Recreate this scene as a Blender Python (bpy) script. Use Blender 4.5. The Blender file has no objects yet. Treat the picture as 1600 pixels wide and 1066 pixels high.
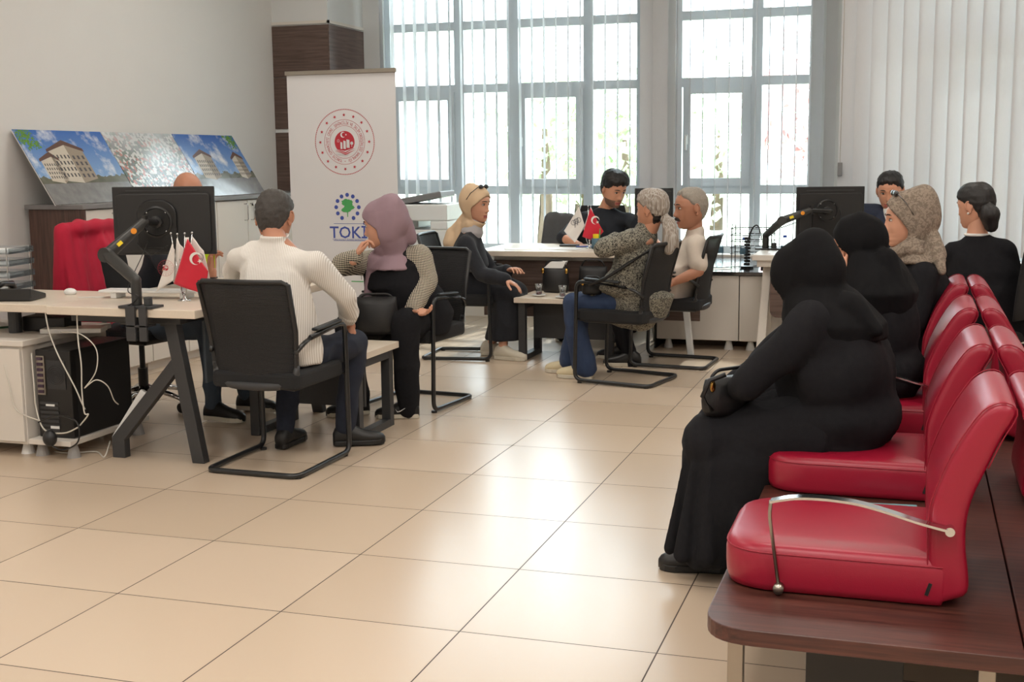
import bpy, bmesh, math, random
import numpy as np
from mathutils import Vector, Matrix, Euler
PI = math.pi
scene = bpy.context.scene
COL = scene.collection

# ------------------------------------------------------------------ camera
cam_data = bpy.data.cameras.new('camera')
cam = bpy.data.objects.new('camera', cam_data)
COL.objects.link(cam)
cam_data.sensor_width = 36.0
cam_data.lens = 43.957
cam_data.clip_end = 400
_R = Vector((0.9525438488854827, 0.30423724519413586, -0.009995728443376308))
_U = Vector((-0.03414924442137989, 0.13943345328019238, 0.9896424309879853))
_F = Vector((-0.30247982586592337, 0.9423364636598986, -0.14320595029913044))
cam.matrix_world = Matrix(((_R.x, _U.x, -_F.x, 0.0), (_R.y, _U.y, -_F.y, 0.0), (_R.z, _U.z, -_F.z, 1.402), (0, 0, 0, 1)))
scene.camera = cam

# ------------------------------------------------------------------ world: bright overcast sky
world = bpy.data.worlds.new('sky')
scene.world = world
world.use_nodes = True
nt = world.node_tree
bg = nt.nodes['Background']
bg.inputs[0].default_value = (0.86, 0.94, 1.0, 1)
bg.inputs[1].default_value = 8.0

def lamp(name, kind, loc, rot, energy, color=(1, 1, 1), **kw):
    d = bpy.data.lights.new(name, kind)
    d.energy = energy
    d.color = color
    for k, v in kw.items():
        setattr(d, k, v)
    o = bpy.data.objects.new(name, d)
    o.location = loc
    o.rotation_euler = rot
    COL.objects.link(o)
    return o

# sun high outside the window wall, shining towards -Y and slightly -X
sun = lamp('sun', 'SUN', (0, 20, 12), (0, 0, 0), 9.0, (1.0, 0.95, 0.88), angle=math.radians(2.0))
sun.rotation_euler = Vector((-0.10, -0.80, -1.0)).to_track_quat('-Z', 'Y').to_euler()
# rows of unseen ceiling lamps added as fill for the hall (the panels themselves are built below)
CEIL = 3.75
FILLS = [(-3.4, 1.2), (-0.6, 1.2), (2.0, 1.2), (-3.4, -1.8), (-0.6, -1.8), (2.0, -1.8), (-3.4, 4.4), (-0.6, 4.4), (2.0, 4.4), (-3.4, 7.6), (-0.6, 7.6), (2.0, 7.6)]
for (lx, ly) in FILLS:
    lamp('ceiling_fill_light', 'AREA', (lx, ly, CEIL - 0.05), (0, 0, 0), 28 if ly < 4 else 13, (1.0, 0.965, 0.92), shape='SQUARE', size=1.1)

scene.view_settings.view_transform = 'Standard'
scene.view_settings.look = 'None'
scene.view_settings.gamma = 1.0
scene.view_settings.use_curve_mapping = False
scene.view_settings.exposure = 0.3
scene.cycles.max_bounces = 10
scene.cycles.diffuse_bounces = 5
scene.cycles.transparent_max_bounces = 24
scene.cycles.use_denoising = True
scene.cycles.sample_clamp_indirect = 6.0

# ------------------------------------------------------------------ materials
def srgb(r, g, b):
    def c(x):
        x /= 255.0
        return x / 12.92 if x <= 0.04045 else ((x + 0.055) / 1.055) ** 2.4
    return (c(r), c(g), c(b), 1.0)

MATS = {}
class NT:
    def __init__(self, name):
        self.m = bpy.data.materials.new(name)
        self.m.use_nodes = True
        self.t = self.m.node_tree
        self.b = self.t.nodes['Principled BSDF']
        self.out = self.t.nodes['Material Output']
        MATS[name] = self.m
    def n(self, kind, **kw):
        nd = self.t.nodes.new(kind)
        for k, v in kw.items():
            if k.startswith('i_'):
                key = k[2:]
                key = int(key) if key.isdigit() else key.replace('_', ' ')
                nd.inputs[key].default_value = v
            else:
                setattr(nd, k, v)
        return nd
    def l(self, a, b):
        self.t.links.new(a, b)
    def math(self, op, a, b=None, c=None):
        nd = self.t.nodes.new('ShaderNodeMath')
        nd.operation = op
        for i, x in enumerate((a, b, c)):
            if x is None: continue
            if isinstance(x, (int, float)): nd.inputs[i].default_value = x
            else: self.l(x, nd.inputs[i])
        return nd.outputs[0]
    def mix(self, fac, a, b):
        nd = self.t.nodes.new('ShaderNodeMix')
        nd.data_type = 'RGBA'
        for i, x in ((0, fac), (6, a), (7, b)):
            if isinstance(x, (int, float, tuple)): nd.inputs[i].default_value = x
            else: self.l(x, nd.inputs[i])
        return nd.outputs[2]

def simple(name, col, rough=0.5, metal=0.0, var=0.06, scale=30.0, bump=0.0, bscale=200.0, spec=0.5, stretch=None, sheen=0.0, coat=0.0):
    """Principled material with a procedural tone variation and optional bump."""
    N = NT(name)
    tc = N.n('ShaderNodeTexCoord')
    src = tc.outputs['Object']
    if stretch:
        mp = N.n('ShaderNodeMapping')
        mp.inputs['Scale'].default_value = stretch
        N.l(src, mp.inputs[0]); src = mp.outputs[0]
    no = N.n('ShaderNodeTexNoise', i_Scale=scale, i_Detail=4.0)
    N.l(src, no.inputs['Vector'])
    lo = tuple(max(0, c * (1 - var)) for c in col[:3]) + (1,)
    hi = tuple(min(1, c * (1 + var)) for c in col[:3]) + (1,)
    N.l(N.mix(no.outputs[0], lo, hi), N.b.inputs['Base Color'])
    N.b.inputs['Roughness'].default_value = rough
    N.b.inputs['Metallic'].default_value = metal
    N.b.inputs['Specular IOR Level'].default_value = spec
    if sheen: N.b.inputs['Sheen Weight'].default_value = sheen
    if coat: N.b.inputs['Coat Weight'].default_value = coat
    if bump:
        n2 = N.n('ShaderNodeTexNoise', i_Scale=bscale, i_Detail=3.0)
        N.l(src, n2.inputs['Vector'])
        bp = N.n('ShaderNodeBump', i_Strength=bump, i_Distance=0.002)
        N.l(n2.outputs[0], bp.inputs['Height'])
        N.l(bp.outputs[0], N.b.inputs['Normal'])
    return N.m

M_white_wall = simple('white_wall_paint', srgb(216, 215, 213), 0.85, var=0.02, scale=3, bump=0.1)
M_ceiling = simple('ceiling_paint', srgb(205, 202, 198), 0.9, var=0.02, scale=2)
M_pillar = simple('pillar_paint', srgb(214, 215, 215), 0.5, var=0.02, scale=3)
M_frame = simple('white_window_profile', srgb(196, 203, 208), 0.4, var=0.02)
M_white_lam = simple('white_laminate', srgb(214, 208, 200), 0.4, var=0.015, scale=6)
M_white_gloss = simple('white_plastic', srgb(222, 222, 220), 0.35, var=0.01)
M_grey_top = simple('grey_laminate', srgb(120, 118, 118), 0.35, var=0.05, scale=8)
M_black_gloss = simple('black_polished_top', srgb(34, 32, 34), 0.13, var=0.05, spec=0.8)
M_desk_top = simple('pale_oak_laminate', srgb(214, 202, 186), 0.36, var=0.05, scale=7, stretch=(12, 1, 12))
M_black_plastic = simple('black_plastic', srgb(28, 28, 29), 0.42, var=0.1, bump=0.15, bscale=500)
M_black_satin = simple('black_satin_plastic', srgb(20, 20, 21), 0.28, var=0.1)
M_graphite = simple('graphite_metal', srgb(52, 53, 55), 0.45, var=0.08, spec=0.5)
M_tube = simple('black_lacquered_tube', srgb(26, 28, 30), 0.3, var=0.08, spec=0.6)
M_chrome = simple('chrome', srgb(205, 205, 205), 0.12, 1.0, var=0.02)
M_brushed = simple('brushed_steel', srgb(165, 158, 148), 0.3, 1.0, var=0.05)
M_seat_fabric = simple('black_seat_fabric', srgb(26, 27, 29), 0.9, var=0.2, scale=150, bump=0.5, bscale=900)
M_red = simple('red_leatherette', srgb(150, 18, 46), 0.36, var=0.05, scale=5, bump=0.12, bscale=350, spec=0.5)
M_red_cloth = simple('red_jacket_cloth', srgb(178, 18, 52), 0.8, var=0.08, scale=12, bump=0.2)
M_skin = simple('skin', srgb(196, 140, 112), 0.5, var=0.07, scale=18, bump=0.08, bscale=400)
M_skin_tan = simple('tanned_skin', srgb(180, 126, 100), 0.5, var=0.08, scale=18, bump=0.08, bscale=400)
M_skin_pale = simple('pale_skin', srgb(205, 152, 126), 0.5, var=0.07, scale=18, bump=0.08, bscale=400)
M_lips = simple('lips', srgb(160, 84, 78), 0.45, var=0.05)
M_eye = simple('eye_white', srgb(205, 196, 188), 0.2, var=0.02)
M_iris = simple('dark_iris', srgb(30, 20, 16), 0.15, var=0.1)
M_hair_black = simple('black_hair', srgb(24, 21, 21), 0.5, var=0.5, scale=60, bump=0.8, bscale=160, stretch=(1, 1, 0.15))
M_hair_dkgrey = simple('dark_grey_hair', srgb(62, 58, 55), 0.7, var=0.45, scale=120, bump=0.8, bscale=300)
M_hair_grey = simple('short_grey_hair', srgb(146, 138, 128), 0.7, var=0.3, scale=120, bump=0.8, bscale=300)
M_brow = simple('dark_brow_hair', srgb(36, 28, 26), 0.8, var=0.3, scale=200)
M_black_cloth = simple('black_cloth', srgb(30, 30, 33), 0.95, var=0.25, scale=60, bump=0.5, bscale=420, spec=0.15, sheen=0.0)
M_black_scarf = simple('black_scarf_cloth', srgb(20, 20, 22), 0.9, var=0.25, scale=40, bump=0.4, bscale=500, spec=0.15)
M_charcoal = simple('charcoal_coat_cloth', srgb(34, 36, 42), 0.9, var=0.3, scale=90, bump=0.5, bscale=420, spec=0.3, sheen=0.1)
M_navy = simple('navy_jacket_cloth', srgb(34, 42, 62), 0.85, var=0.15, scale=50, bump=0.3)
M_dark_tee = simple('dark_blue_jersey', srgb(28, 32, 40), 0.9, var=0.12, scale=50, bump=0.3)
M_beige_polo = simple('beige_polo_cotton', srgb(204, 192, 180), 0.9, var=0.05, scale=30, bump=0.4, bscale=500)
M_lilac = simple('lilac_scarf_cloth', srgb(146, 122, 132), 0.85, var=0.10, scale=14, bump=0.5, bscale=380)
M_beige_scarf = simple('beige_scarf_cloth', srgb(206, 178, 146), 0.8, var=0.05, scale=14, bump=0.3, bscale=300)
M_denim = simple('dark_denim', srgb(29, 35, 50), 0.9, var=0.3, scale=40, bump=0.5, bscale=500)
M_denim_mid = simple('mid_blue_denim', srgb(46, 62, 92), 0.9, var=0.18, scale=22, bump=0.5, bscale=500)
M_denim_grey = simple('grey_blue_denim', srgb(66, 78, 92), 0.9, var=0.2, scale=30, bump=0.5, bscale=500)
M_shoe_black = simple('black_shoe_leather', srgb(24, 24, 25), 0.42, var=0.15)
M_sole_white = simple('white_rubber_sole', srgb(205, 198, 182), 0.7, var=0.04)
M_crocs = simple('cream_foam_clog', srgb(208, 194, 160), 0.6, var=0.04)
M_bag = simple('black_bag_nylon', srgb(18, 18, 20), 0.5, var=0.2, bump=0.3, bscale=300)
M_paper = simple('white_paper', srgb(226, 226, 224), 0.8, var=0.02)
M_banner = simple('banner_vinyl', srgb(218, 218, 220), 0.6, var=0.015, scale=4)
M_logo_red = simple('red_print', srgb(186, 44, 60), 0.6, var=0.03)
M_logo_blue = simple('blue_print', srgb(66, 84, 164), 0.6, var=0.03)
M_logo_green = simple('green_print', srgb(74, 164, 92), 0.6, var=0.03)
M_logo_grey = simple('grey_print', srgb(110, 110, 112), 0.6, var=0.03)
M_flag_red = simple('red_flag_satin', srgb(200, 20, 48), 0.5, var=0.05, sheen=0.2)
M_flag_white = simple('white_flag_satin', srgb(226, 220, 214), 0.5, var=0.02, sheen=0.2)
M_neon = simple('neon_yellow_note', srgb(200, 232, 0), 0.7, var=0.02)
M_orange = simple('orange_sticker', srgb(226, 140, 20), 0.5, var=0.02)
M_yellow = simple('yellow_sticker', srgb(228, 200, 20), 0.5, var=0.02)
M_cable_white = simple('white_cable', srgb(196, 192, 182), 0.5, var=0.03)
M_cable_green = simple('green_cable', srgb(40, 88, 60), 0.5, var=0.05)
M_blue_cap = simple('blue_bottle_cap', srgb(36, 70, 170), 0.4, var=0.03)
M_label = simple('printed_label', srgb(70, 100, 116), 0.6, var=0.15, scale=40)
M_tea = simple('dark_red_tea', srgb(120, 20, 20), 0.15, var=0.1)
M_gold = simple('gold_buckle', srgb(190, 150, 80), 0.25, 1.0, var=0.05)
M_pearl = simple('pearl', srgb(230, 226, 218), 0.25, var=0.02)
M_grey_cloth = simple('grey_jacket_cloth', srgb(84, 84, 86), 0.9, var=0.1, bump=0.3)
M_grass = simple('lawn', srgb(190, 196, 176), 0.95, var=0.3, scale=2)
M_leaf = simple('glare_paled_leaves', srgb(176, 196, 158), 0.9, var=0.5, scale=6, bump=0.6, bscale=20)  # green lightened so the foliage looks overexposed
M_leaf_red = simple('glare_paled_red_leaves', srgb(214, 168, 168), 0.9, var=0.4, scale=6, bump=0.6, bscale=20)  # red paled in the colour itself, as if washed out by glare
M_bark = simple('tree_bark', srgb(96, 80, 66), 0.95, var=0.3, scale=10)
M_teal = simple('teal_leaflet_print', srgb(110, 160, 168), 0.6, var=0.2, scale=50)
M_beige_bag = simple('taupe_leather', srgb(96, 88, 78), 0.6, var=0.1)

def wood(name, base, dark, axis=0, rough=0.38, sc=1.0):
    N = NT(name)
    tc = N.n('ShaderNodeTexCoord')
    mp = N.n('ShaderNodeMapping')
    s = [26 * sc, 26 * sc, 26 * sc]; s[axis] = 1.3 * sc
    mp.inputs['Scale'].default_value = s
    N.l(tc.outputs['Object'], mp.inputs[0])
    no = N.n('ShaderNodeTexNoise', i_Scale=2.2, i_Detail=8.0, i_Roughness=0.65, i_Distortion=0.4)
    N.l(mp.outputs[0], no.inputs['Vector'])
    cr = N.n('ShaderNodeValToRGB')
    cr.color_ramp.elements[0].position = 0.34; cr.color_ramp.elements[0].color = dark
    cr.color_ramp.elements[1].position = 0.68; cr.color_ramp.elements[1].color = base
    N.l(no.outputs[0], cr.inputs[0])
    N.l(cr.outputs[0], N.b.inputs['Base Color'])
    N.b.inputs['Roughness'].default_value = rough
    bp = N.n('ShaderNodeBump', i_Strength=0.15, i_Distance=0.001)
    N.l(no.outputs[0], bp.inputs['Height']); N.l(bp.outputs[0], N.b.inputs['Normal'])
    return N.m
M_wenge_v = wood('wenge_veneer_upright', srgb(96, 70, 60), srgb(58, 41, 36), 2)
M_wenge_h = wood('wenge_panel_horizontal', srgb(106, 86, 78), srgb(74, 57, 50), 0, 0.5)
M_wenge_hy = wood('wenge_panel_side', srgb(106, 86, 78), srgb(74, 57, 50), 1, 0.4)
M_bench_wood = wood('bench_walnut_veneer', srgb(94, 54, 44), srgb(52, 28, 24), 0, 0.42)

def floor_material():
    N = NT('polished_beige_floor_tile')
    geo = N.n('ShaderNodeNewGeometry')
    sx = N.n('ShaderNodeSeparateXYZ'); N.l(geo.outputs['Position'], sx.inputs[0])
    S = 0.6
    ax = N.math('DIVIDE', N.math('SUBTRACT', sx.outputs[0], -3.658), S)
    ay = N.math('DIVIDE', N.math('SUBTRACT', sx.outputs[1], 4.575), S)
    def edge(a):
        fr = N.math('SUBTRACT', a, N.math('ROUND', a))
        return N.math('ABSOLUTE', fr)
    d = N.math('MINIMUM', edge(ax), edge(ay))
    line = N.math('LESS_THAN', d, 0.0036)
    comb = N.n('ShaderNodeCombineXYZ')
    N.l(N.math('FLOOR', ax), comb.inputs[0]); N.l(N.math('FLOOR', ay), comb.inputs[1])
    wn = N.n('ShaderNodeTexWhiteNoise'); N.l(comb.outputs[0], wn.inputs['Vector'])
    no = N.n('ShaderNodeTexNoise', i_Scale=1.6, i_Detail=3.0, i_Roughness=0.5)
    ad = N.n('ShaderNodeVectorMath', operation='ADD')
    sc = N.n('ShaderNodeVectorMath', operation='SCALE'); sc.inputs['Scale'].default_value = 7.0
    N.l(wn.outputs['Color'], sc.inputs[0]); N.l(geo.outputs['Position'], ad.inputs[0]); N.l(sc.outputs[0], ad.inputs[1])
    N.l(ad.outputs[0], no.inputs['Vector'])
    f = N.math('ADD', N.math('MULTIPLY', no.outputs[0], 0.0), N.math('MULTIPLY', wn.outputs['Value'], 1.0))
    base = N.mix(f, srgb(197, 178, 157), srgb(204, 185, 164))
    N.l(N.mix(line, base, srgb(62, 48, 38)), N.b.inputs['Base Color'])
    r2 = N.n('ShaderNodeTexNoise', i_Scale=3.0, i_Detail=2.0); N.l(geo.outputs['Position'], r2.inputs['Vector'])
    rough = N.math('ADD', N.math('MULTIPLY', wn.outputs['Value'], 0.03), 0.25)
    rough = N.math('ADD', rough, N.math('MULTIPLY', line, 0.5))
    N.l(rough, N.b.inputs['Roughness'])
    N.b.inputs['Specular IOR Level'].default_value = 0.58
    bp = N.n('ShaderNodeBump', i_Strength=0.4, i_Distance=0.002)
    N.l(N.math('SUBTRACT', 1.0, N.math('LESS_THAN', d, 0.003)), bp.inputs['Height'])
    N.l(bp.outputs[0], N.b.inputs['Normal'])
    return N.m
M_floor = floor_material()

def glass_mat(name, tint=(1, 1, 1, 1), gloss=0.08, rough=0.02):
    N = NT(name)
    N.t.nodes.remove(N.b)
    tr = N.n('ShaderNodeBsdfTransparent'); tr.inputs[0].default_value = tint
    gl = N.n('ShaderNodeBsdfGlossy'); gl.inputs['Roughness'].default_value = rough
    lw = N.n('ShaderNodeLayerWeight', i_Blend=0.35)
    fac = N.math('ADD', N.math('MULTIPLY', lw.outputs['Fresnel'], 0.6), gloss)
    mx = N.n('ShaderNodeMixShader'); N.l(fac, mx.inputs[0]); N.l(tr.outputs[0], mx.inputs[1]); N.l(gl.outputs[0], mx.inputs[2])
    N.l(mx.outputs[0], N.out.inputs[0])
    return N.m
M_glass = glass_mat('window_glass', (0.93, 0.97, 0.97, 1), 0.02)
M_clear = glass_mat('clear_plastic', (0.90, 0.93, 0.95, 1), 0.06, 0.08)

def slat_mat(name, col, trans):
    N = NT(name)
    N.t.nodes.remove(N.b)
    tc = N.n('ShaderNodeTexCoord')
    mp = N.n('ShaderNodeMapping'); mp.inputs['Scale'].default_value = (200, 200, 30); N.l(tc.outputs['Object'], mp.inputs[0])
    no = N.n('ShaderNodeTexNoise', i_Scale=1.0, i_Detail=2.0); N.l(mp.outputs[0], no.inputs['Vector'])
    c = N.mix(no.outputs[0], tuple(x * 0.95 for x in col[:3]) + (1,), col)
    df = N.n('ShaderNodeBsdfDiffuse'); tl = N.n('ShaderNodeBsdfTranslucent')
    N.l(c, df.inputs[0]); N.l(c, tl.inputs[0])
    mx = N.n('ShaderNodeMixShader'); mx.inputs[0].default_value = trans
    N.l(df.outputs[0], mx.inputs[1]); N.l(tl.outputs[0], mx.inputs[2])
    N.l(mx.outputs[0], N.out.inputs[0])
    return N.m
M_slat = slat_mat('translucent_blind_fabric', srgb(202, 203, 206), 0.10)

def mesh_fabric():
    N = NT('black_mesh_fabric')
    tc = N.n('ShaderNodeTexCoord')
    wv = N.n('ShaderNodeTexWave', i_Scale=60.0, i_Distortion=0.4, bands_direction='Z')
    N.l(tc.outputs['Object'], wv.inputs['Vector'])
    N.l(N.mix(wv.outputs[0], srgb(16, 16, 17), srgb(40, 40, 42)), N.b.inputs['Base Color'])
    N.b.inputs['Roughness'].default_value = 0.8
    tr = N.n('ShaderNodeBsdfTransparent')
    mx = N.n('ShaderNodeMixShader'); mx.inputs[0].default_value = 0.10
    N.l(N.b.outputs[0], mx.inputs[1]); N.l(tr.outputs[0], mx.inputs[2]); N.l(mx.outputs[0], N.out.inputs[0])
    return N.m
M_mesh = mesh_fabric()

def stripes(name, a, b, period, axis=0):
    N = NT(name)
    tc = N.n('ShaderNodeTexCoord')
    sx = N.n('ShaderNodeSeparateXYZ'); N.l(tc.outputs['Object'], sx.inputs[0])
    fr = N.math('FRACT', N.math('DIVIDE', N.math('ADD', sx.outputs[axis], N.math('MULTIPLY', sx.outputs[1], 0.25)), period))
    N.l(N.mix(N.math('GREATER_THAN', fr, 0.62), a, b), N.b.inputs['Base Color'])
    N.b.inputs['Roughness'].default_value = 0.9
    no = N.n('ShaderNodeTexNoise', i_Scale=9.0, i_Detail=3.0); N.l(tc.outputs['Object'], no.inputs['Vector'])
    bp = N.n('ShaderNodeBump', i_Strength=0.5, i_Distance=0.02)
    N.l(no.outputs[0], bp.inputs['Height']); N.l(bp.outputs[0], N.b.inputs['Normal'])
    return N.m
M_stripe = stripes('beige_striped_shirt_cotton', srgb(222, 219, 214), srgb(194, 188, 180), 0.008)
M_striped_trouser = stripes('chalk_striped_cloth', srgb(30, 32, 38), srgb(52, 54, 60), 0.02)

def speckle(name, a, b, scale, thr=0.5, kind='voronoi'):
    N = NT(name)
    tc = N.n('ShaderNodeTexCoord')
    if kind == 'check':
        sx = N.n('ShaderNodeSeparateXYZ'); N.l(tc.outputs['Object'], sx.inputs[0])
        # small woven check, dark dots on a pale ground
        u = N.math('ADD', sx.outputs[0], N.math('MULTIPLY', sx.outputs[1], 0.6))
        s1 = N.math('SINE', N.math('MULTIPLY', u, scale)); s2 = N.math('SINE', N.math('MULTIPLY', N.math('ADD', sx.outputs[2], N.math('MULTIPLY', sx.outputs[1], 0.3)), scale))
        f = N.math('GREATER_THAN', N.math('ADD', s1, s2), thr)
    else:
        no = N.n('ShaderNodeTexNoise', i_Scale=scale, i_Detail=3.0, i_Roughness=0.7, i_Distortion=1.2)
        N.l(tc.outputs['Object'], no.inputs['Vector'])
        f = N.math('GREATER_THAN', no.outputs[0], thr)
    N.l(N.mix(f, a, b), N.b.inputs['Base Color'])
    N.b.inputs['Roughness'].default_value = 0.9
    no2 = N.n('ShaderNodeTexNoise', i_Scale=10.0, i_Detail=3.0); N.l(tc.outputs['Object'], no2.inputs['Vector'])
    bp = N.n('ShaderNodeBump', i_Strength=0.4, i_Distance=0.02)
    N.l(no2.outputs[0], bp.inputs['Height']); N.l(bp.outputs[0], N.b.inputs['Normal'])
    return N.m
M_hound = speckle('black_and_cream_check_knit', srgb(206, 198, 180), srgb(26, 26, 28), 640, -0.05, 'check')
M_blouse = speckle('black_speckled_taupe_print', srgb(30, 28, 28), srgb(144, 140, 126), 120, 0.49)
M_brown_scarf = speckle('taupe_patterned_scarf_cloth', srgb(118, 106, 94), srgb(146, 132, 118), 60, 0.5)

def longhair():
    N = NT('grey_blonde_long_hair')
    tc = N.n('ShaderNodeTexCoord')
    mp = N.n('ShaderNodeMapping'); mp.inputs['Scale'].default_value = (110, 110, 5); N.l(tc.outputs['Object'], mp.inputs[0])
    no = N.n('ShaderNodeTexNoise', i_Scale=1.4, i_Detail=6.0); N.l(mp.outputs[0], no.inputs['Vector'])
    cr = N.n('ShaderNodeValToRGB')
    cr.color_ramp.elements[0].position = 0.35; cr.color_ramp.elements[0].color = srgb(122, 110, 100)
    cr.color_ramp.elements[1].position = 0.6; cr.color_ramp.elements[1].color = srgb(176, 170, 163)
    e = cr.color_ramp.elements.new(0.48); e.color = srgb(150, 138, 126)
    N.l(no.outputs[0], cr.inputs[0]); N.l(cr.outputs[0], N.b.inputs['Base Color'])
    N.b.inputs['Roughness'].default_value = 0.55
    bp = N.n('ShaderNodeBump', i_Strength=0.8, i_Distance=0.004); N.l(no.outputs[0], bp.inputs['Height']); N.l(bp.outputs[0], N.b.inputs['Normal'])
    return N.m
M_hair_long = longhair()

def emissive(name, col, strength):
    N = NT(name)
    N.b.inputs['Base Color'].default_value = col
    N.b.inputs['Emission Color'].default_value = col
    N.b.inputs['Emission Strength'].default_value = strength
    return N.m
M_fill = emissive('fill_panel_diffuser', srgb(255, 246, 232), 3.0)  # glow of the added, unseen ceiling fill panels

# ------------------------------------------------------------------ mesh helpers
def V(*a):
    return np.array(a if len(a) > 1 else a[0], float)
def unit(v):
    v = np.array(v, float); n = np.linalg.norm(v)
    return v / n if n > 1e-9 else v
def frame_of(d, hint=None):
    d = unit(d)
    h = V(0, 0, 1) if hint is None else unit(hint)
    if abs(np.dot(d, h)) > 0.97: h = V(0, 1, 0) if abs(d[1]) < 0.9 else V(1, 0, 0)
    x = unit(np.cross(d, h)); y = unit(np.cross(x, d))
    return x, y, d

class MB:
    """Collects shapes; build() links them as ONE mesh object."""
    def __init__(self):
        self.v = []; self.f = []; self.m = []
    def add(self, verts, faces, mi=0):
        o = len(self.v)
        self.v.extend([tuple(map(float, p)) for p in verts])
        self.f.extend([tuple(i + o for i in q) for q in faces])
        self.m.extend([mi] * len(faces))
        return self
    def box(self, c, s, rz=0.0, R=None, mi=0):
        c = V(c); hx, hy, hz = [q / 2 for q in s]
        if R is None:
            ca, sa = math.cos(rz), math.sin(rz)
            R = np.array(((ca, -sa, 0), (sa, ca, 0), (0, 0, 1)))
        vs = [c + R @ V(x * hx, y * hy, z * hz) for z in (-1, 1) for y in (-1, 1) for x in (-1, 1)]
        self.add(vs, [(0, 2, 3, 1), (4, 5, 7, 6), (0, 1, 5, 4), (2, 6, 7, 3), (0, 4, 6, 2), (1, 3, 7, 5)], mi)
        return self
    def bb(self, x0, x1, y0, y1, z0, z1, mi=0):
        return self.box(((x0 + x1) / 2, (y0 + y1) / 2, (z0 + z1) / 2), (x1 - x0, y1 - y0, z1 - z0), mi=mi)
    def beam(self, a, b, w, t, hint=None, mi=0):
        """square bar from a to b, w wide (along hint-cross), t thick"""
        a, b = V(a), V(b); x, y, d = frame_of(b - a, hint)
        L = np.linalg.norm(b - a)
        self.box((a + b) / 2, (w, t, L), R=np.stack([x, y, d], 1), mi=mi)
        return self
    def loft(self, rings, cap=True, mi=0, closed=False):
        n = len(rings[0]); vs = [p for r in rings for p in r]; fs = []
        m = len(rings)
        for i in range(m if closed else m - 1):
            for j in range(n):
                a = i * n + j; b = i * n + (j + 1) % n; i2 = (i + 1) % m
                fs.append((a, b, i2 * n + (j + 1) % n, i2 * n + j))
        if cap and not closed:
            fs.append(tuple(range(n))[::-1]); fs.append(tuple((m - 1) * n + j for j in range(n)))
        return self.add(vs, fs, mi)
    def cone(self, a, b, r0, r1, seg=16, cap=True, mi=0):
        a, b = V(a), V(b); x, y, d = frame_of(b - a)
        R = [[p + r * (math.cos(t) * x + math.sin(t) * y) for t in [2 * PI * k / seg for k in range(seg)]] for p, r in ((a, r0), (b, r1))]
        return self.loft(R, cap, mi)
    def cyl(self, a, b, r, seg=16, mi=0):
        return self.cone(a, b, r, r, seg, mi=mi)
    def tube(self, pts, r, seg=8, closed=False, mi=0, cap=True):
        pts = [V(p) for p in pts]; n = len(pts)
        rr = r if isinstance(r, (list, tuple)) else [r] * n
        rings = []; x = None
        for i in range(n):
            if closed: d = pts[(i + 1) % n] - pts[i - 1]
            else: d = pts[min(i + 1, n - 1)] - pts[max(i - 1, 0)]
            d = unit(d)
            if x is None: x, y, _ = frame_of(d)
            else:
                x = unit(x - np.dot(x, d) * d); y = np.cross(d, x)
            rings.append([pts[i] + rr[i] * (math.cos(t) * x + math.sin(t) * y) for t in [2 * PI * k / seg for k in range(seg)]])
        return self.loft(rings, cap, mi, closed)
    def lathe(self, prof, c=(0, 0, 0), seg=24, mi=0):
        c = V(c)
        rings = [[c + V(r * math.cos(t), r * math.sin(t), z) for t in [2 * PI * k / seg for k in range(seg)]] for r, z in prof]
        return self.loft(rings, True, mi)
    def ell(self, c, r, R=None, seg=20, rows=12, mi=0):
        c = V(c); r = V(r) if not isinstance(r, (int, float)) else V(r, r, r)
        R = np.eye(3) if R is None else R
        rings = []
        for i in range(1, rows):
            ph = PI * i / rows
            rings.append([c + R @ (r * V(math.sin(ph) * math.cos(t), math.sin(ph) * math.sin(t), -math.cos(ph))) for t in [2 * PI * k / seg for k in range(seg)]])
        n = len(self.v)
        self.loft(rings, False, mi)
        self.v.append(tuple(c + R @ (r * V(0, 0, -1)))); self.v.append(tuple(c + R @ (r * V(0, 0, 1))))
        b, t = n + seg * (rows - 1), n + seg * (rows - 1) + 1
        for j in range(seg):
            self.f.append((b, n + (j + 1) % seg, n + j)); self.m.append(mi)
            k = n + seg * (rows - 2)
            self.f.append((t, k + j, k + (j + 1) % seg)); self.m.append(mi)
        return self
    def cap(self, a, b, r0, r1, seg=14, sx=1.0, hint=None, mi=0):
        """tapered capsule; sx flattens/widens along the frame's x"""
        a, b = V(a), V(b); x, y, d = frame_of(b - a, hint)
        rings = []
        def ring(c, r): return [c + r * (sx * math.cos(t) * x + math.sin(t) * y) for t in [2 * PI * k / seg for k in range(seg)]]
        for k in (0.12, 0.4, 0.7): rings.append(ring(a - d * r0 * math.cos(k * PI / 2), r0 * math.sin(k * PI / 2)))
        rings.append(ring(a, r0)); rings.append(ring((a + b) / 2, (r0 + r1) / 2)); rings.append(ring(b, r1))
        for k in (0.7, 0.4, 0.12): rings.append(ring(b + d * r1 * math.cos(k * PI / 2), r1 * math.sin(k * PI / 2)))
        return self.loft(rings, True, mi)
    def eloft(self, secs, seg=24, mi=0):
        """secs: (centre, xaxis, yaxis, rx, ry)"""
        rings = []
        for c, ax, ay, rx, ry in secs:
            c, ax, ay = V(c), unit(ax), unit(ay)
            rings.append([c + rx * math.cos(t) * ax + ry * math.sin(t) * ay for t in [2 * PI * k / seg for k in range(seg)]])
        return self.loft(rings, True, mi)
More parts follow.
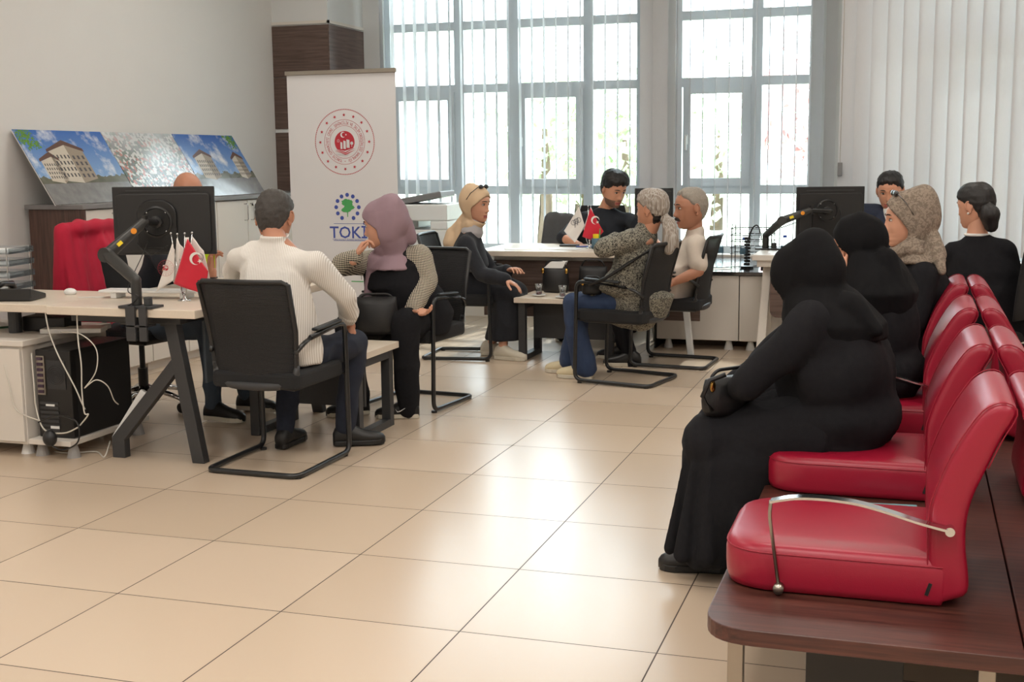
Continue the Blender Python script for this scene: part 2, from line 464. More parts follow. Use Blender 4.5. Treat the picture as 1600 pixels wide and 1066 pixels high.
    def prism(self, poly, z0, z1, R=None, c=(0, 0, 0), mi=0):
        """poly in local xy, extruded z0..z1, then rotated by R and moved to c"""
        R = np.eye(3) if R is None else R; c = V(c); n = len(poly)
        vs = [c + R @ V(p[0], p[1], z) for z in (z0, z1) for p in poly]
        fs = [tuple(range(n))[::-1], tuple(range(n, 2 * n))] + [(i, (i + 1) % n, n + (i + 1) % n, n + i) for i in range(n)]
        return self.add(vs, fs, mi)
    def join(self, verts, faces, mi=0):
        return self.add(verts, faces, mi)
    def build(self, name, mat, parent=None, smooth=False, bevel=0.0, bseg=2, sub=0, auto=None, solid=0.0):
        me = bpy.data.meshes.new(name)
        me.from_pydata(self.v, [], self.f)
        bm = bmesh.new(); bm.from_mesh(me)
        bmesh.ops.recalc_face_normals(bm, faces=bm.faces[:]); bm.to_mesh(me); bm.free()
        mats = mat if isinstance(mat, (list, tuple)) else [mat]
        for m in mats: me.materials.append(m)
        if len(mats) > 1: me.polygons.foreach_set('material_index', self.m)
        if smooth or auto is not None:
            me.polygons.foreach_set('use_smooth', [True] * len(me.polygons))
            if auto is not None:
                try: me.set_sharp_from_angle(angle=math.radians(auto))
                except Exception: pass
        o = bpy.data.objects.new(name, me)
        COL.objects.link(o)
        if parent is not None: o.parent = parent
        if solid:
            s = o.modifiers.new('thickness', 'SOLIDIFY'); s.thickness = solid; s.offset = 0
        if bevel:
            b = o.modifiers.new('bevel', 'BEVEL'); b.width = bevel; b.segments = bseg; b.limit_method = 'ANGLE'; b.angle_limit = math.radians(40)
        if sub:
            s = o.modifiers.new('subsurf', 'SUBSURF'); s.levels = sub; s.render_levels = sub
        return o

def tag(o, label=None, cat=None, group=None, kind=None):
    if label: o['label'] = label
    if cat: o['category'] = cat
    if group: o['group'] = group
    if kind: o['kind'] = kind
    return o
def empty(name, loc, rz=0.0, label=None, cat=None, group=None):
    o = bpy.data.objects.new(name, None)
    o.location = loc; o.rotation_euler = (0, 0, rz); o.empty_display_size = 0.1
    COL.objects.link(o)
    return tag(o, label, cat, group)
def struct(name, mb, mat, **kw):
    o = mb.build(name, mat, **kw); o['kind'] = 'structure'
    return o
def dup(o, loc=None, rz=None, label=None, group=None, parent=None):
    c = o.copy(); COL.objects.link(c)
    c.parent = parent
    if loc is not None: c.location = loc
    if rz is not None: c.rotation_euler = (0, 0, rz)
    if label: c['label'] = label
    if group: c['group'] = group
    for ch in [q for q in bpy.data.objects if q.parent == o]:
        dup(ch, parent=c)
    return c
def rounded(pts, r, n=5):
    """round the corners of a polyline (3D) with radius r"""
    pts = [V(p) for p in pts]; out = [pts[0]]
    for i in range(1, len(pts) - 1):
        a, p, b = pts[i - 1], pts[i], pts[i + 1]
        da, db = unit(a - p), unit(b - p)
        rr = min(r, np.linalg.norm(a - p) * 0.48, np.linalg.norm(b - p) * 0.48)
        for k in range(n + 1):
            t = k / n
            out.append((1 - t) ** 2 * (p + da * rr) + 2 * t * (1 - t) * p + t * t * (p + db * rr))
    out.append(pts[-1])
    return out
def roundpoly(poly, r, n=5):
    m = len(poly); out = []
    for i in range(m):
        a, p, b = V(poly[i - 1]), V(poly[i]), V(poly[(i + 1) % m])
        rr = r[i] if isinstance(r, (list, tuple)) else r
        if rr < 1e-5: out.append(tuple(p)); continue
        da, db = unit(a - p), unit(b - p)
        for k in range(n + 1):
            t = k / n
            q = (1 - t) ** 2 * (p + da * rr) + 2 * t * (1 - t) * p + t * t * (p + db * rr)
            out.append(tuple(q))
    return out
def eval_mesh(o):
    dg = bpy.context.evaluated_depsgraph_get(); dg.update()
    me = bpy.data.meshes.new_from_object(o.evaluated_get(dg))
    v = np.empty(len(me.vertices) * 3, np.float32); me.vertices.foreach_get('co', v)
    f = [tuple(p.vertices) for p in me.polygons]
    nrm = np.empty(len(me.vertices) * 3, np.float32); me.vertices.foreach_get('normal', nrm)
    bpy.data.meshes.remove(me)
    return v.reshape(-1, 3).astype(float), f, nrm.reshape(-1, 3).astype(float)
def fuse(mb, voxel=0.008, smooth=6, fac=0.5):
    """melt overlapping shapes into one continuous skin"""
    me = bpy.data.meshes.new('tmp'); me.from_pydata(mb.v, [], mb.f)
    bm = bmesh.new(); bm.from_mesh(me); bmesh.ops.recalc_face_normals(bm, faces=bm.faces[:]); bm.to_mesh(me); bm.free()
    o = bpy.data.objects.new('tmp', me); COL.objects.link(o)
    r = o.modifiers.new('r', 'REMESH'); r.mode = 'VOXEL'; r.voxel_size = voxel
    if smooth:
        s = o.modifiers.new('s', 'SMOOTH'); s.factor = fac; s.iterations = smooth
    res = eval_mesh(o)
    bpy.data.objects.remove(o); bpy.data.meshes.remove(me)
    return res
def wrinkle(res, amp=0.006, freq=14.0, along=(0, 0, 1), stretch=0.3, seed=0, mask=None):
    """cloth folds: displace along the normal by warped ridged waves, drawn out along a direction"""
    v, f, n = res
    rs = np.random.RandomState(seed); d = unit(along)
    q = v - (v @ d)[:, None] * d * (1 - stretch)
    h = np.zeros(len(v)); tot = 0
    for k in range(5):
        w = rs.randn(3); w /= np.linalg.norm(w); w2 = rs.randn(3); w2 /= np.linalg.norm(w2)
        fr = freq * (0.7 + 0.5 * k); a = 1 / (1 + 0.5 * k)
        h += a * np.sin(fr * (q @ w) + rs.rand() * 6 + 1.5 * np.sin(fr * 0.45 * (q @ w2) + rs.rand() * 6)); tot += a
    h = h / tot * 1.6
    h = 1 - 2 * np.abs(h) ** 0.8
    if mask is not None: h = h * mask
    return v + n * (amp * h)[:, None], f, n
# ------------------------------------------------------------------ pixel -> point on a known plane of the room
_fp = 1953.645
_C = V(0, 0, 1.402)
def _ray(u, v): return V(_F) + V(_R) * (u - 800) / _fp - V(_U) * (v - 533) / _fp
def onZ(u, v, z=0.0):
    d = _ray(u, v); return _C + d * (z - 1.402) / d[2]
def onY(u, v, y):
    d = _ray(u, v); return _C + d * y / d[1]
def onX(u, v, x):
    d = _ray(u, v); return _C + d * x / d[0]

# ================================================================== SETTING
XL, XR, YB, YW, YW2 = -5.35, 4.6, -4.2, 10.75, 9.95
struct('floor', MB().bb(XL - 0.2, XR + 0.2, YB - 0.2, 11.1, -0.1, 0.0), M_floor)
struct('ceiling', MB().bb(XL - 0.2, XR + 0.2, YB - 0.2, 11.1, CEIL, CEIL + 0.12), M_ceiling)
struct('wall_left', MB().bb(XL - 0.2, XL, YB - 0.2, 11.0, 0, CEIL), M_white_wall)
struct('wall_right', MB().bb(XR, XR + 0.2, YB - 0.2, 11.0, 0, CEIL), M_white_wall)
struct('wall_rear', MB().bb(XL, XR, YB - 0.2, YB, 0, CEIL), M_white_wall)
SILL, HEAD = 0.60, 3.35
wf = MB()
wf.bb(XL, -0.50, YW - 0.07, YW + 0.2, 0, SILL)                   # parapet
wf.bb(XL, -4.62, YW - 0.07, YW + 0.2, SILL, CEIL)
wf.bb(-2.245, -1.955, YW - 0.07, YW + 0.2, SILL, HEAD)           # pier between the windows
wf.bb(-0.765, -0.50, YW - 0.07, YW + 0.2, SILL, HEAD)
wf.bb(-4.62, -0.50, YW - 0.07, YW + 0.2, HEAD, CEIL)
struct('wall_far', wf, M_pillar)
wr = MB()
wr.bb(-0.52, -0.36, YW2 - 0.04, YW + 0.2, 0, CEIL)
wr.bb(-0.36, XR, YW2 - 0.04, YW2 + 0.2, 0, SILL)
wr.bb(-0.36, XR, YW2 - 0.04, YW2 + 0.2, HEAD, CEIL)
wr.bb(2.5, XR, YW2 - 0.04, YW2 + 0.2, SILL, HEAD)
struct('wall_far_right', wr, M_white_lam)
struct('trim_1', MB().bb(-4.82, -0.53, YW - 0.22, YW - 0.07, SILL - 0.03, SILL), M_white_lam, bevel=0.004)
struct('trim_2', MB().bb(-0.50, XR, YW2 - 0.14, YW2 - 0.04, SILL - 0.03, SILL + 0.02), M_white_lam, bevel=0.004)
struct('baseboard_far', MB().bb(-4.82, -2.2, YW - 0.09, YW - 0.07, 0, 0.09), M_white_lam)

# boxed pillar with wood panels
PY = 9.955
struct('wall_pillar', MB().bb(XL, -4.82, PY, YW - 0.07, 0, CEIL), M_pillar)
pp = MB()
for z0, z1 in ((0.10, 1.66), (1.69, 2.13), (2.133, 2.565)):
    pp.bb(XL + 0.002, -4.815, PY - 0.012, PY, z0, z1)
struct('trim_3', pp, M_wenge_h, bevel=0.002)
pp = MB()
for z0, z1 in ((0.10, 1.66), (1.69, 2.13), (2.133, 2.565)):
    pp.bb(-4.82, -4.806, PY - 0.01, YW - 0.09, z0, z1)
struct('trim_4', pp, M_wenge_hy, bevel=0.002)
struct('trim_5', MB().bb(XL + 0.002, -4.80, PY - 0.018, PY, 2.575, 2.60).bb(-4.82, -4.80, PY - 0.018, YW - 0.09, 2.575, 2.60), M_white_lam)

# windows -------------------------------------------------------------
def window(name, xs, kinds, x0, x1, y, T=0.075):
    """xs: mullion centres; kinds: 'T' opening light or 'F' fixed light per bay"""
    root = empty(name, ((x0 + x1) / 2, y, SILL)); root['kind'] = 'structure'
    ox, oy, oz = root.location
    f = MB()
    def fb(a, b, c, d, t=T): f.bb(a - ox, b - ox, -t / 2, t / 2, c - oz, d - oz)
    fb(x0, x0 + 0.05, SILL, HEAD); fb(x1 - 0.05, x1, SILL, HEAD)
    fb(x0 + 0.001, x1 - 0.001, SILL + 0.001, SILL + 0.06, T - 0.004); fb(x0 + 0.001, x1 - 0.001, HEAD - 0.06, HEAD - 0.001, T - 0.004)
    edges = [x0 + 0.02] + xs + [x1 - 0.02]
    for x in xs: fb(x - 0.045, x + 0.045, SILL + 0.001, HEAD - 0.001, T + 0.006)
    [fb(x0 + 0.001, x1 - 0.001, zz, zz + 0.075, T - 0.004) for zz in (2.55, 2.0, 1.10)]
    f.build('frame', M_frame, root)
    for i, k in enumerate(kinds):
        if k == 'T':
            a, b = edges[i] + 0.045, edges[i + 1] - 0.045
            s = MB()
            w = 0.065
            for (p, q, r, t, dd) in ((a, a + w, 1.165, 2.01, 0.056), (b - w, b, 1.165, 2.01, 0.056), (a + 0.001, b - 0.001, 1.166, 1.235, 0.054), (a + 0.001, b - 0.001, 1.94, 2.009, 0.054)):
                s.bb(p - ox, q - ox, -dd, 0.0, r - oz, t - oz)
            so = s.build('sash', M_frame, root)
            h = MB().bb(a - ox + 0.018, a - ox + 0.046, -0.09, -0.074, 1.52 - oz, 1.60 - oz).bb(a - ox + 0.024, a - ox + 0.040, -0.115, -0.09, 1.47 - oz, 1.59 - oz)
            h.build('handle', M_white_gloss, so, bevel=0.003)
    MB().bb(x0 + 0.03 - ox, x1 - 0.03 - ox, 0.004, 0.012, SILL + 0.02 - oz, HEAD - 0.02 - oz).build('pane', M_glass, root)
    return root
window('window_1', [-3.91, -3.40, -2.72], ['T', 'F', 'T', 'F'], -4.62, -2.245, YW)
window('window_2', [-1.28], ['T', 'F'], -1.955, -0.765, YW)
root = empty('window_3', (1.07, YW2 + 0.06, SILL)); root['kind'] = 'structure'
f = MB()
for a, b, c, d in ((-1.43, -1.36, 0, 2.75), (1.36, 1.43, 0, 2.75), (-1.43, 1.43, 0, 0.07), (-1.43, 1.43, 2.68, 2.75), (-1.02, -0.94, 0, 1.62), (-0.40, -0.32, 0, 1.62), (-1.02, -0.32, 1.60, 1.68), (0.4, 0.48, 0, 2.75)):
    f.bb(a, b, -0.04, 0.04, c, d)
f.build('frame', M_frame, root)
MB().bb(-1.4, 1.4, 0.004, 0.012, 0.02, 2.7).build('pane', M_glass, root)

# vertical blinds -----------------------------------------------------
def blind(loc, x0, x1, yaw_fn, zb, label, w=0.127, pitch=0.1085, skip=(), extra=()):
    root = empty('vertical_blind', (x0, loc, zb), 0, label, 'blind', 'vertical blinds on the windows')
    s = MB(); x = x0; i = 0; clip = MB()
    pos = []
    while x <= x1 + 1e-6:
        if i not in skip: pos.append((x, yaw_fn(i, x)))
        x += pitch; i += 1
    pos += list(extra)
    for (x, a) in pos:
        d = V(math.cos(a), math.sin(a), 0); n = V(-math.sin(a), math.cos(a), 0)
        rings = []
        for z in (0.0, HEAD - zb - 0.03):
            rings.append([V(x - x0, 0, z) + d * (t * w / 2) + n * (0.007 * (1 - t * t)) for t in (-1, -0.6, -0.2, 0.2, 0.6, 1)])
        o = len(s.v)
        s.v += [tuple(p) for r in rings for p in r]
        for j in range(5): s.f.append((o + j, o + j + 1, o + 6 + j + 1, o + 6 + j)); s.m.append(0)
        clip.bb(x - x0 - 0.008, x - x0 + 0.008, -0.008, 0.008, HEAD - zb - 0.03, HEAD - zb)
    s.build('slats', M_slat, root, smooth=True)
    MB().bb(-0.08, x1 - x0 + 0.08, -0.022, 0.022, HEAD - zb, HEAD - zb + 0.04).build('headrail', M_white_gloss, root)
    clip.build('slat_clips', M_white_gloss, root)
    return root
rnd = random.Random(4)
OPEN = math.radians(99.5)
blind(10.58, -4.60, -2.30, lambda i, x: OPEN + rnd.uniform(-0.05, 0.05) + (0.5 if i in (0,) else 0), 0.66, 'open white vertical blind across the wide left window')
blind(10.58, -2.175, -2.05, lambda i, x: math.radians(8), 0.66, 'narrow closed blind section covering the pier between the two windows')
blind(10.58, -1.92, -0.80, lambda i, x: OPEN + rnd.uniform(-0.04, 0.04), 0.66, 'open white vertical blind across the narrower right-hand window')
blind(10.40, -0.77, -0.62, lambda i, x: math.radians(50), 0.66, 'half turned blind slats beside the corner of the closed blind')
vb = blind(9.76, -0.49, 2.45, lambda i, x: math.radians(9 + 1.5 * math.sin(i * 2.1)), 0.66, 'closed white vertical blind behind the woman with the dark ponytail')
MB().tube([(-0.045, -0.03, 2.6), (-0.047, -0.03, 0.68)], 0.0025, 6).build('chain', M_brushed, vb)
MB().bb(-0.063, -0.029, -0.045, -0.02, 0.60, 0.70).build('chain_weight', simple('grey_chain_weight', srgb(120, 120, 122), 0.5), vb, bevel=0.004)

# added ceiling fill panels, out of view ----------------------------------------------------
fill0 = None
for i, (lx, ly) in enumerate(FILLS):
    if fill0 is None:
        fill0 = empty('ceiling_fill_panel', (lx, ly, CEIL), 0, 'unseen square ceiling panel added as fill light, left column, second row from the rear wall', 'ceiling light', 'added ceiling fill panels')
        MB().bb(-0.62, 0.62, -0.62, -0.58, -0.03, 0).bb(-0.62, 0.62, 0.58, 0.62, -0.03, 0).bb(-0.62, -0.58, -0.62, 0.62, -0.03, 0).bb(0.58, 0.62, -0.62, 0.62, -0.03, 0).build('frame', M_white_gloss, fill0)
        MB().bb(-0.58, 0.58, -0.58, 0.58, -0.02, -0.01).build('diffuser', M_fill, fill0)
    else:
        dup(fill0, (lx, ly, CEIL), label='unseen square ceiling panel added as fill light, %s column, %s row from the rear wall' % ({-3.4: 'left', -0.6: 'middle', 2.0: 'right'}[lx], {-1.8: 'first', 1.2: 'second', 4.4: 'third', 7.6: 'fourth'}[ly]))

# outside --------------------------------------------------------------
tag(MB().bb(-60, 60, 11.0, 120, -0.6, -0.3).build('lawn', M_grass), 'pale lawn outside beyond the windows', 'lawn', kind='structure')
def tree(x, y, h, r, mat, label, seed):
    rs = np.random.RandomState(seed)
    root = empty('tree', (x, y, -0.3), 0, label, 'tree', 'trees outside the windows')
    MB().tube([(0, 0, 0), (0.05, 0, h * 0.35), (0, 0.05, h * 0.7)], [0.16, 0.12, 0.05], 8).build('trunk', M_bark, root, smooth=True)
    c = MB()
    for k in range(70):
        d = rs.randn(3); d /= np.linalg.norm(d); q = d * r * rs.uniform(0.4, 1.0) * V(1, 1, 1.15) + V(0, 0, h * 0.68)
        for kk in range(6):
            e = q + rs.randn(3) * 0.2; a = unit(rs.randn(3)); b = unit(np.cross(a, rs.randn(3)))
            s = 0.16
            c.add([e - a * s, e + b * s * 0.6, e + a * s, e - b * s * 0.6], [(0, 1, 2, 3)])
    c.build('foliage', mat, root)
for i, (u, y, h, r, m, lb) in enumerate(((850, 24, 3.3, 1.3, M_leaf, 'green tree in glare-paled colour outside behind the third pane of the wide window'), (905, 27, 2.9, 1.2, M_leaf, 'green tree in glare-paled colour outside beside the mullion of the wide window'), (975, 26, 3.0, 1.5, M_leaf, 'green tree in glare-paled colour outside behind the right pane of the wide window'), (1120, 30, 3.4, 1.7, M_leaf, 'green tree in glare-paled colour outside behind the left light of the narrower window'), (1268, 22, 3.6, 1.2, M_leaf_red, 'reddish tree outside at the right edge of the narrower window'))):
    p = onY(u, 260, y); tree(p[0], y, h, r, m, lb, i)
# ================================================================== FURNITURE
# bank of cabinets along the left wall -----------------------------------
CX = -4.90; CT = 1.12
def wall_cabinet(y0, y1, label):
    root = empty('storage_cabinet', ((CX - 0.4), y0, 0), 0, label, 'cabinet', 'white cabinets along the left wall')
    W = y1 - y0
    MB().bb(0, 0.38, 0.004, W - 0.004, 0.06, CT).bb(0.02, 0.34, 0.02, W - 0.02, 0.0, 0.06).build('body', M_white_lam, root)
    for k in range(2):
        a = 0.003 + k * W / 2; b = a + W / 2 - 0.006
        d = MB().bb(0.381, 0.40, a + 0.001, b - 0.001, 0.07, CT - 0.004).build('door', M_white_lam, root, bevel=0.002)
        yh = b - 0.045 if k == 0 else a + 0.045
        MB().tube(rounded([(0.398, yh, 0.965), (0.43, yh, 0.965), (0.43, yh, 1.09), (0.398, yh, 1.09)], 0.012), 0.005, 8).build('handle', M_chrome, d, smooth=True)
    return root
wall_cabinet(6.62, 7.27, 'white double-door cabinet beside the brown end panel')
wall_cabinet(7.27, 8.17, 'white double-door cabinet behind the monitor on the left desk')
k = wall_cabinet(8.17, 9.07, 'white double-door cabinet behind the striped shirt man\'s head, key in its lock')
MB().cyl((0.402, 0.52, 1.08), (0.425, 0.52, 1.08), 0.008).bb(0.425, 0.428, 0.51, 0.53, 1.05, 1.08).build('key', M_black_satin, k)
wall_cabinet(9.07, 9.93, 'white double-door cabinet next to the pillar behind the banner')
tag(MB().bb(CX - 0.4, CX + 0.01, 6.595, 6.615, 0, 1.125).build('cabinet_end_panel', M_wenge_v, bevel=0.002), 'dark brown upright end panel of the cabinet row', 'panel')
tag(MB().bb(CX - 0.42, CX + 0.015, 6.58, 9.94, CT + 0.005, 1.155).build('cabinet_worktop', M_grey_top, bevel=0.004), 'long grey top running over the white wall cabinets', 'worktop')

# three picture boards leaning on the wall --------------------------------
def picture_sky(name, style):
    N = NT(name)
    tc = N.n('ShaderNodeTexCoord'); sx = N.n('ShaderNodeSeparateXYZ'); N.l(tc.outputs['Object'], sx.inputs[0])
    X, Y = sx.outputs[0], sx.outputs[1]
    if style == 'town':
        vo = N.n('ShaderNodeTexVoronoi', i_Scale=44.0); N.l(tc.outputs['Object'], vo.inputs['Vector'])
        se = N.n('ShaderNodeSeparateColor'); N.l(vo.outputs['Color'], se.inputs[0])
        c = N.mix(N.math('GREATER_THAN', se.outputs[0], 0.62), srgb(92, 88, 84), srgb(176, 92, 76))
        c = N.mix(N.math('GREATER_THAN', se.outputs[1], 0.55), c, srgb(204, 200, 196))
        c = N.mix(N.math('GREATER_THAN', se.outputs[2], 0.8), c, srgb(66, 84, 62))
        no = N.n('ShaderNodeTexNoise', i_Scale=5.0, i_Detail=4.0); N.l(tc.outputs['Object'], no.inputs['Vector'])
        haze = N.math('ADD', N.math('MULTIPLY', Y, 2.2), N.math('MULTIPLY', no.outputs[0], 0.9))
        haze = N.math('SUBTRACT', haze, 0.95); haze.node.use_clamp = True
        c = N.mix(haze, c, srgb(208, 216, 222))
    else:
        no = N.n('ShaderNodeTexNoise', i_Scale=4.5, i_Detail=7.0, i_Roughness=0.6); N.l(tc.outputs['Object'], no.inputs['Vector'])
        cr = N.n('ShaderNodeValToRGB'); cr.color_ramp.elements[0].position = 0.50; cr.color_ramp.elements[1].position = 0.66
        N.l(no.outputs[0], cr.inputs[0])
        blue = N.mix(N.math('MULTIPLY', Y, 1.7), srgb(150, 186, 222), srgb(28, 92, 178))
        c = N.mix(cr.outputs[0], blue, srgb(226, 230, 236))
        n2 = N.n('ShaderNodeTexNoise', i_Scale=16.0, i_Detail=6.0); N.l(tc.outputs['Object'], n2.inputs['Vector'])
        gr = N.mix(n2.outputs[0], srgb(92, 92, 94), srgb(150, 148, 146))
        c = N.mix(N.math('LESS_THAN', Y, 0.15), c, gr)
        bush = N.math('LESS_THAN', N.math('ADD', Y, N.math('MULTIPLY', n2.outputs[0], 0.12)), 0.26)
        bush = N.math('MULTIPLY', bush, N.math('GREATER_THAN', Y, 0.15))
        c = N.mix(bush, c, N.mix(n2.outputs[0], srgb(60, 70, 52), srgb(122, 118, 104)))
    N.l(c, N.b.inputs['Base Color'])
    N.b.inputs['Roughness'].default_value = 0.22
    N.b.inputs['Coat Weight'].default_value = 1.0; N.b.inputs['Coat Roughness'].default_value = 0.10
    return N.m
P_SKY = picture_sky('printed_sky_and_street_picture', 'sky')
P_TOWN = picture_sky('printed_aerial_town_picture', 'town')
M_pb1 = simple('printed_building_cream', srgb(196, 186, 172), 0.25, var=0.05, scale=60)
M_pb2 = simple('printed_building_shade_side', srgb(150, 138, 124), 0.25, var=0.08, scale=60)
M_pb3 = simple('printed_roof_brown', srgb(96, 72, 66), 0.25, var=0.08)
M_pb4 = simple('printed_window_dark', srgb(84, 82, 84), 0.25, var=0.1)
M_pleaf = simple('printed_leaves', srgb(92, 136, 60), 0.25, var=0.5, scale=60)
def board(y0, y1, mat, label, art):
    L = y1 - y0; Hh = math.hypot(0.29, 0.465)
    root = empty('picture_board', (-5.035, y0, 1.157), 0, label, 'picture board', 'printed picture boards leaning on the left wall')
    ang = math.atan2(0.465, -0.29)
    # board local frame: x along +Y of the room, y up the slope, z towards the room
    Rm = Matrix(((0, math.cos(ang), math.sin(ang)), (1, 0, 0), (0, math.sin(ang), -math.cos(ang)))).to_4x4()
    bo = MB().bb(0.004, L - 0.004, 0, Hh, -0.006, 0).build('print', mat, root)
    bo.matrix_local = Rm
    bk = MB().bb(0.002, L - 0.002, -0.001, Hh + 0.001, -0.010, -0.0061).build('backing', M_white_gloss, root); bk.matrix_local = Rm
    mats = [M_pb1, M_pb2, M_pb3, M_pb4, M_pleaf]
    for nm, part in art:
        a = MB()
        for poly, mi, z in part: a.prism(poly, 0.0002, 0.0002 + z, mi=mi)
        o = a.build(nm, mats, root); o.matrix_local = Rm
def bld(x, y, w, h, w2, dh, mi0=0):
    """a printed apartment block seen at an angle: lit front + side + roof + window rows"""
    out = [([(x, y), (x + w, y - 0.02), (x + w, y + h), (x, y + h * 0.80)], 0, 0.0004),
           ([(x + w, y - 0.02), (x + w + w2, y + 0.01), (x + w + w2, y + h * 0.82), (x + w, y + h)], 1, 0.0004),
           ([(x - 0.015, y + h * 0.79), (x + w, y + h * 0.99), (x + w, y + h + 0.035), (x - 0.01, y + h * 0.79 + 0.02)], 2, 0.0006),
           ([(x + w, y + h * 0.99), (x + w + w2 + 0.015, y + h * 0.80), (x + w + w2 + 0.01, y + h * 0.82 + 0.02), (x + w, y + h + 0.035)], 2, 0.0006)]
    for i in range(5):
        for j in range(4):
            wx = x + w * (0.12 + 0.19 * i); wy = y + h * (0.10 + 0.17 * j) ; s = 0.9 + 0.04 * i
            out.append(([(wx, wy), (wx + w * 0.08, wy), (wx + w * 0.08, wy + h * 0.10), (wx, wy + h * 0.10)], 3, 0.0007))
    for i in range(3):
        for j in range(4):
            wx = x + w + w2 * (0.14 + 0.3 * i); wy = y + h * (0.08 + 0.17 * j)
            out.append(([(wx, wy), (wx + w2 * 0.13, wy), (wx + w2 * 0.13, wy + h * 0.10), (wx, wy + h * 0.10)], 3, 0.0007))
    return out
def leaves(x, y, rx, ry, n, seed):
    rs = random.Random(seed); out = []
    for k in range(n):
        cx, cy = x + rs.gauss(0, rx), y + rs.gauss(0, ry); s = rs.uniform(0.006, 0.016); t = rs.uniform(0, 6)
        pl = [(cx + s * math.cos(t + q * PI / 2) * (1 if q % 2 else 0.5), cy + s * math.sin(t + q * PI / 2) * (1 if q % 2 else 0.5)) for q in range(4)]
        pl = [(min(max(px, 0.006), 0.87), min(max(py, 0.002), 0.545)) for px, py in pl]
        out.append((pl, 4, 0.0003 + 0.00001 * (k % 30)))
    return out
board(6.52, 7.41, P_SKY, 'left picture board, apartment block under blue sky with leaves in the top left corner', [('printed_building', bld(0.10, 0.17, 0.12, 0.18, 0.05, 0) + bld(0.22, 0.17, 0.19, 0.27, 0.16, 0)), ('printed_leaves', leaves(0.06, 0.50, 0.05, 0.03, 150, 1) + leaves(0.12, 0.44, 0.04, 0.02, 60, 2))])
board(7.41, 8.28, P_TOWN, 'middle picture board with a hazy aerial view of red-roofed houses', [])
board(8.28, 9.16, P_SKY, 'right picture board with a pale block at left and a dark block at right', [('printed_building', bld(0.12, 0.16, 0.14, 0.22, 0.10, 0)), ('printed_building', bld(0.66, 0.16, 0.08, 0.20, 0.08, 0)), ('printed_leaves', leaves(0.80, 0.50, 0.04, 0.035, 130, 3))])

# left desk ---------------------------------------------------------------
def slab(mb, poly, z0, z1): return mb.prism(poly, z0, z1)
D1 = empty('office_desk', (-3.48, 5.65, 0), 0, 'white topped desk with slanted black legs, left foreground', 'desk')
def loc(root, *p):
    l = root.location; return (p[0] - l[0], p[1] - l[1], p[2] - l[2])
MB().bb(-0.42, 0.385, -0.72, 0.75, 0.70, 0.74).build('desktop', M_desk_top, D1, bevel=0.004)
def aleg(y):
    m = MB(); t = 0.05
    m.prism([(0.34, 0.0), (0.275, 0.0), (0.15, 0.70), (0.215, 0.70)], y - t / 2, y + t / 2, R=np.array(((1, 0, 0), (0, 0, 1), (0, 1, 0))))
    m.prism([(-0.165, 0.0), (-0.095, 0.0), (-0.095, 0.09), (0.235, 0.46), (0.22, 0.53), (-0.165, 0.10)], y - t * 0.46, y + t * 0.46, R=np.array(((1, 0, 0), (0, 0, 1), (0, 1, 0))))
    return m
for y in (-0.60, 0.65):
    lg = aleg(y).build('leg', M_graphite, D1, bevel=0.003)
MB().bb(-0.10, -0.04, -0.60, 0.65, 0.645, 0.70).bb(0.12, 0.18, -0.60, 0.65, 0.645, 0.70).bb(-0.35, 0.25, -0.63, -0.57, 0.66, 0.70).build('underframe', M_graphite, D1, bevel=0.003)
MB().bb(0.27, 0.285, -0.48, 0.56, 0.36, 0.66).build('modesty_panel', simple('dark_grey_panel', srgb(62, 70, 78), 0.5), D1, bevel=0.003)
# side return on a low pedestal
D1b = empty('desk_return', (-4.6, 5.28, 0), 0, 'white side wing of the left desk carried by a low white pedestal', 'desk')
MB().bb(-0.70, 0.697, -0.31, 0.31, 0.70, 0.74).build('desktop', M_desk_top, D1b, bevel=0.004)
[MB().cyl((x_, y_, 0.572), (x_, y_, 0.70), 0.033).build('post', M_graphite, D1b) for x_, y_ in ((0.33, -0.12), (-0.55, 0.1))]
ped = empty('low_pedestal', (-4.4, 5.27, 0), 0, 'low white cupboard standing under the wing of the left desk', 'cabinet')
MB().bb(-0.60, 0.35, -0.34, 0.32, 0.06, 0.54).build('body', M_white_lam, ped, bevel=0.003)
MB().bb(-0.62, 0.37, -0.36, 0.34, 0.542, 0.57).build('top', M_white_lam, ped, bevel=0.003)
MB().bb(-0.595, 0.345, -0.357, -0.342, 0.075, 0.53).build('door', M_white_lam, ped, bevel=0.002)
for (x, y) in ((0.29, -0.27), (-0.54, -0.27), (0.29, 0.26), (-0.54, 0.26)):
    MB().cone((x, y, 0), (x, y, 0.06), 0.034, 0.018, 14).build('foot', M_white_gloss, ped)
# computer tower on its shelf
sh = empty('tower_shelf', (-3.92, 5.27, 0), 0, 'low white shelf on grey feet carrying the black computer tower', 'shelf')
MB().bb(-0.12, 0.12, -0.35, 0.30, 0.065, 0.09).build('board', M_white_lam, sh, bevel=0.002)
for (x, y) in ((-0.09, -0.29), (0.09, -0.29), (-0.09, 0.24), (0.09, 0.24)):
    MB().cone((x, y, 0), (x, y, 0.065), 0.034, 0.018, 14).build('foot', simple('grey_foot', srgb(150, 148, 146), 0.5) if 'grey_foot' not in MATS else MATS['grey_foot'], sh)
pc = empty('computer_tower', (-3.92, 5.22, 0.091), 0, 'black computer tower seen from the back, cables plugged in', 'computer')
MB().bb(-0.10, 0.10, -0.24, 0.24, 0.0, 0.43).build('case', M_black_satin, pc, bevel=0.006)
MB().bb(-0.092, -0.045, -0.246, -0.24, 0.21, 0.40).build('port_plate', M_brushed, pc)
m = MB()
for z in np.linspace(0.225, 0.385, 7): m.bb(-0.085, -0.055, -0.252, -0.246, z - 0.006, z + 0.008)
m.build('ports', simple('dark_sockets', srgb(60, 40, 60), 0.4, var=0.4, scale=60), pc)
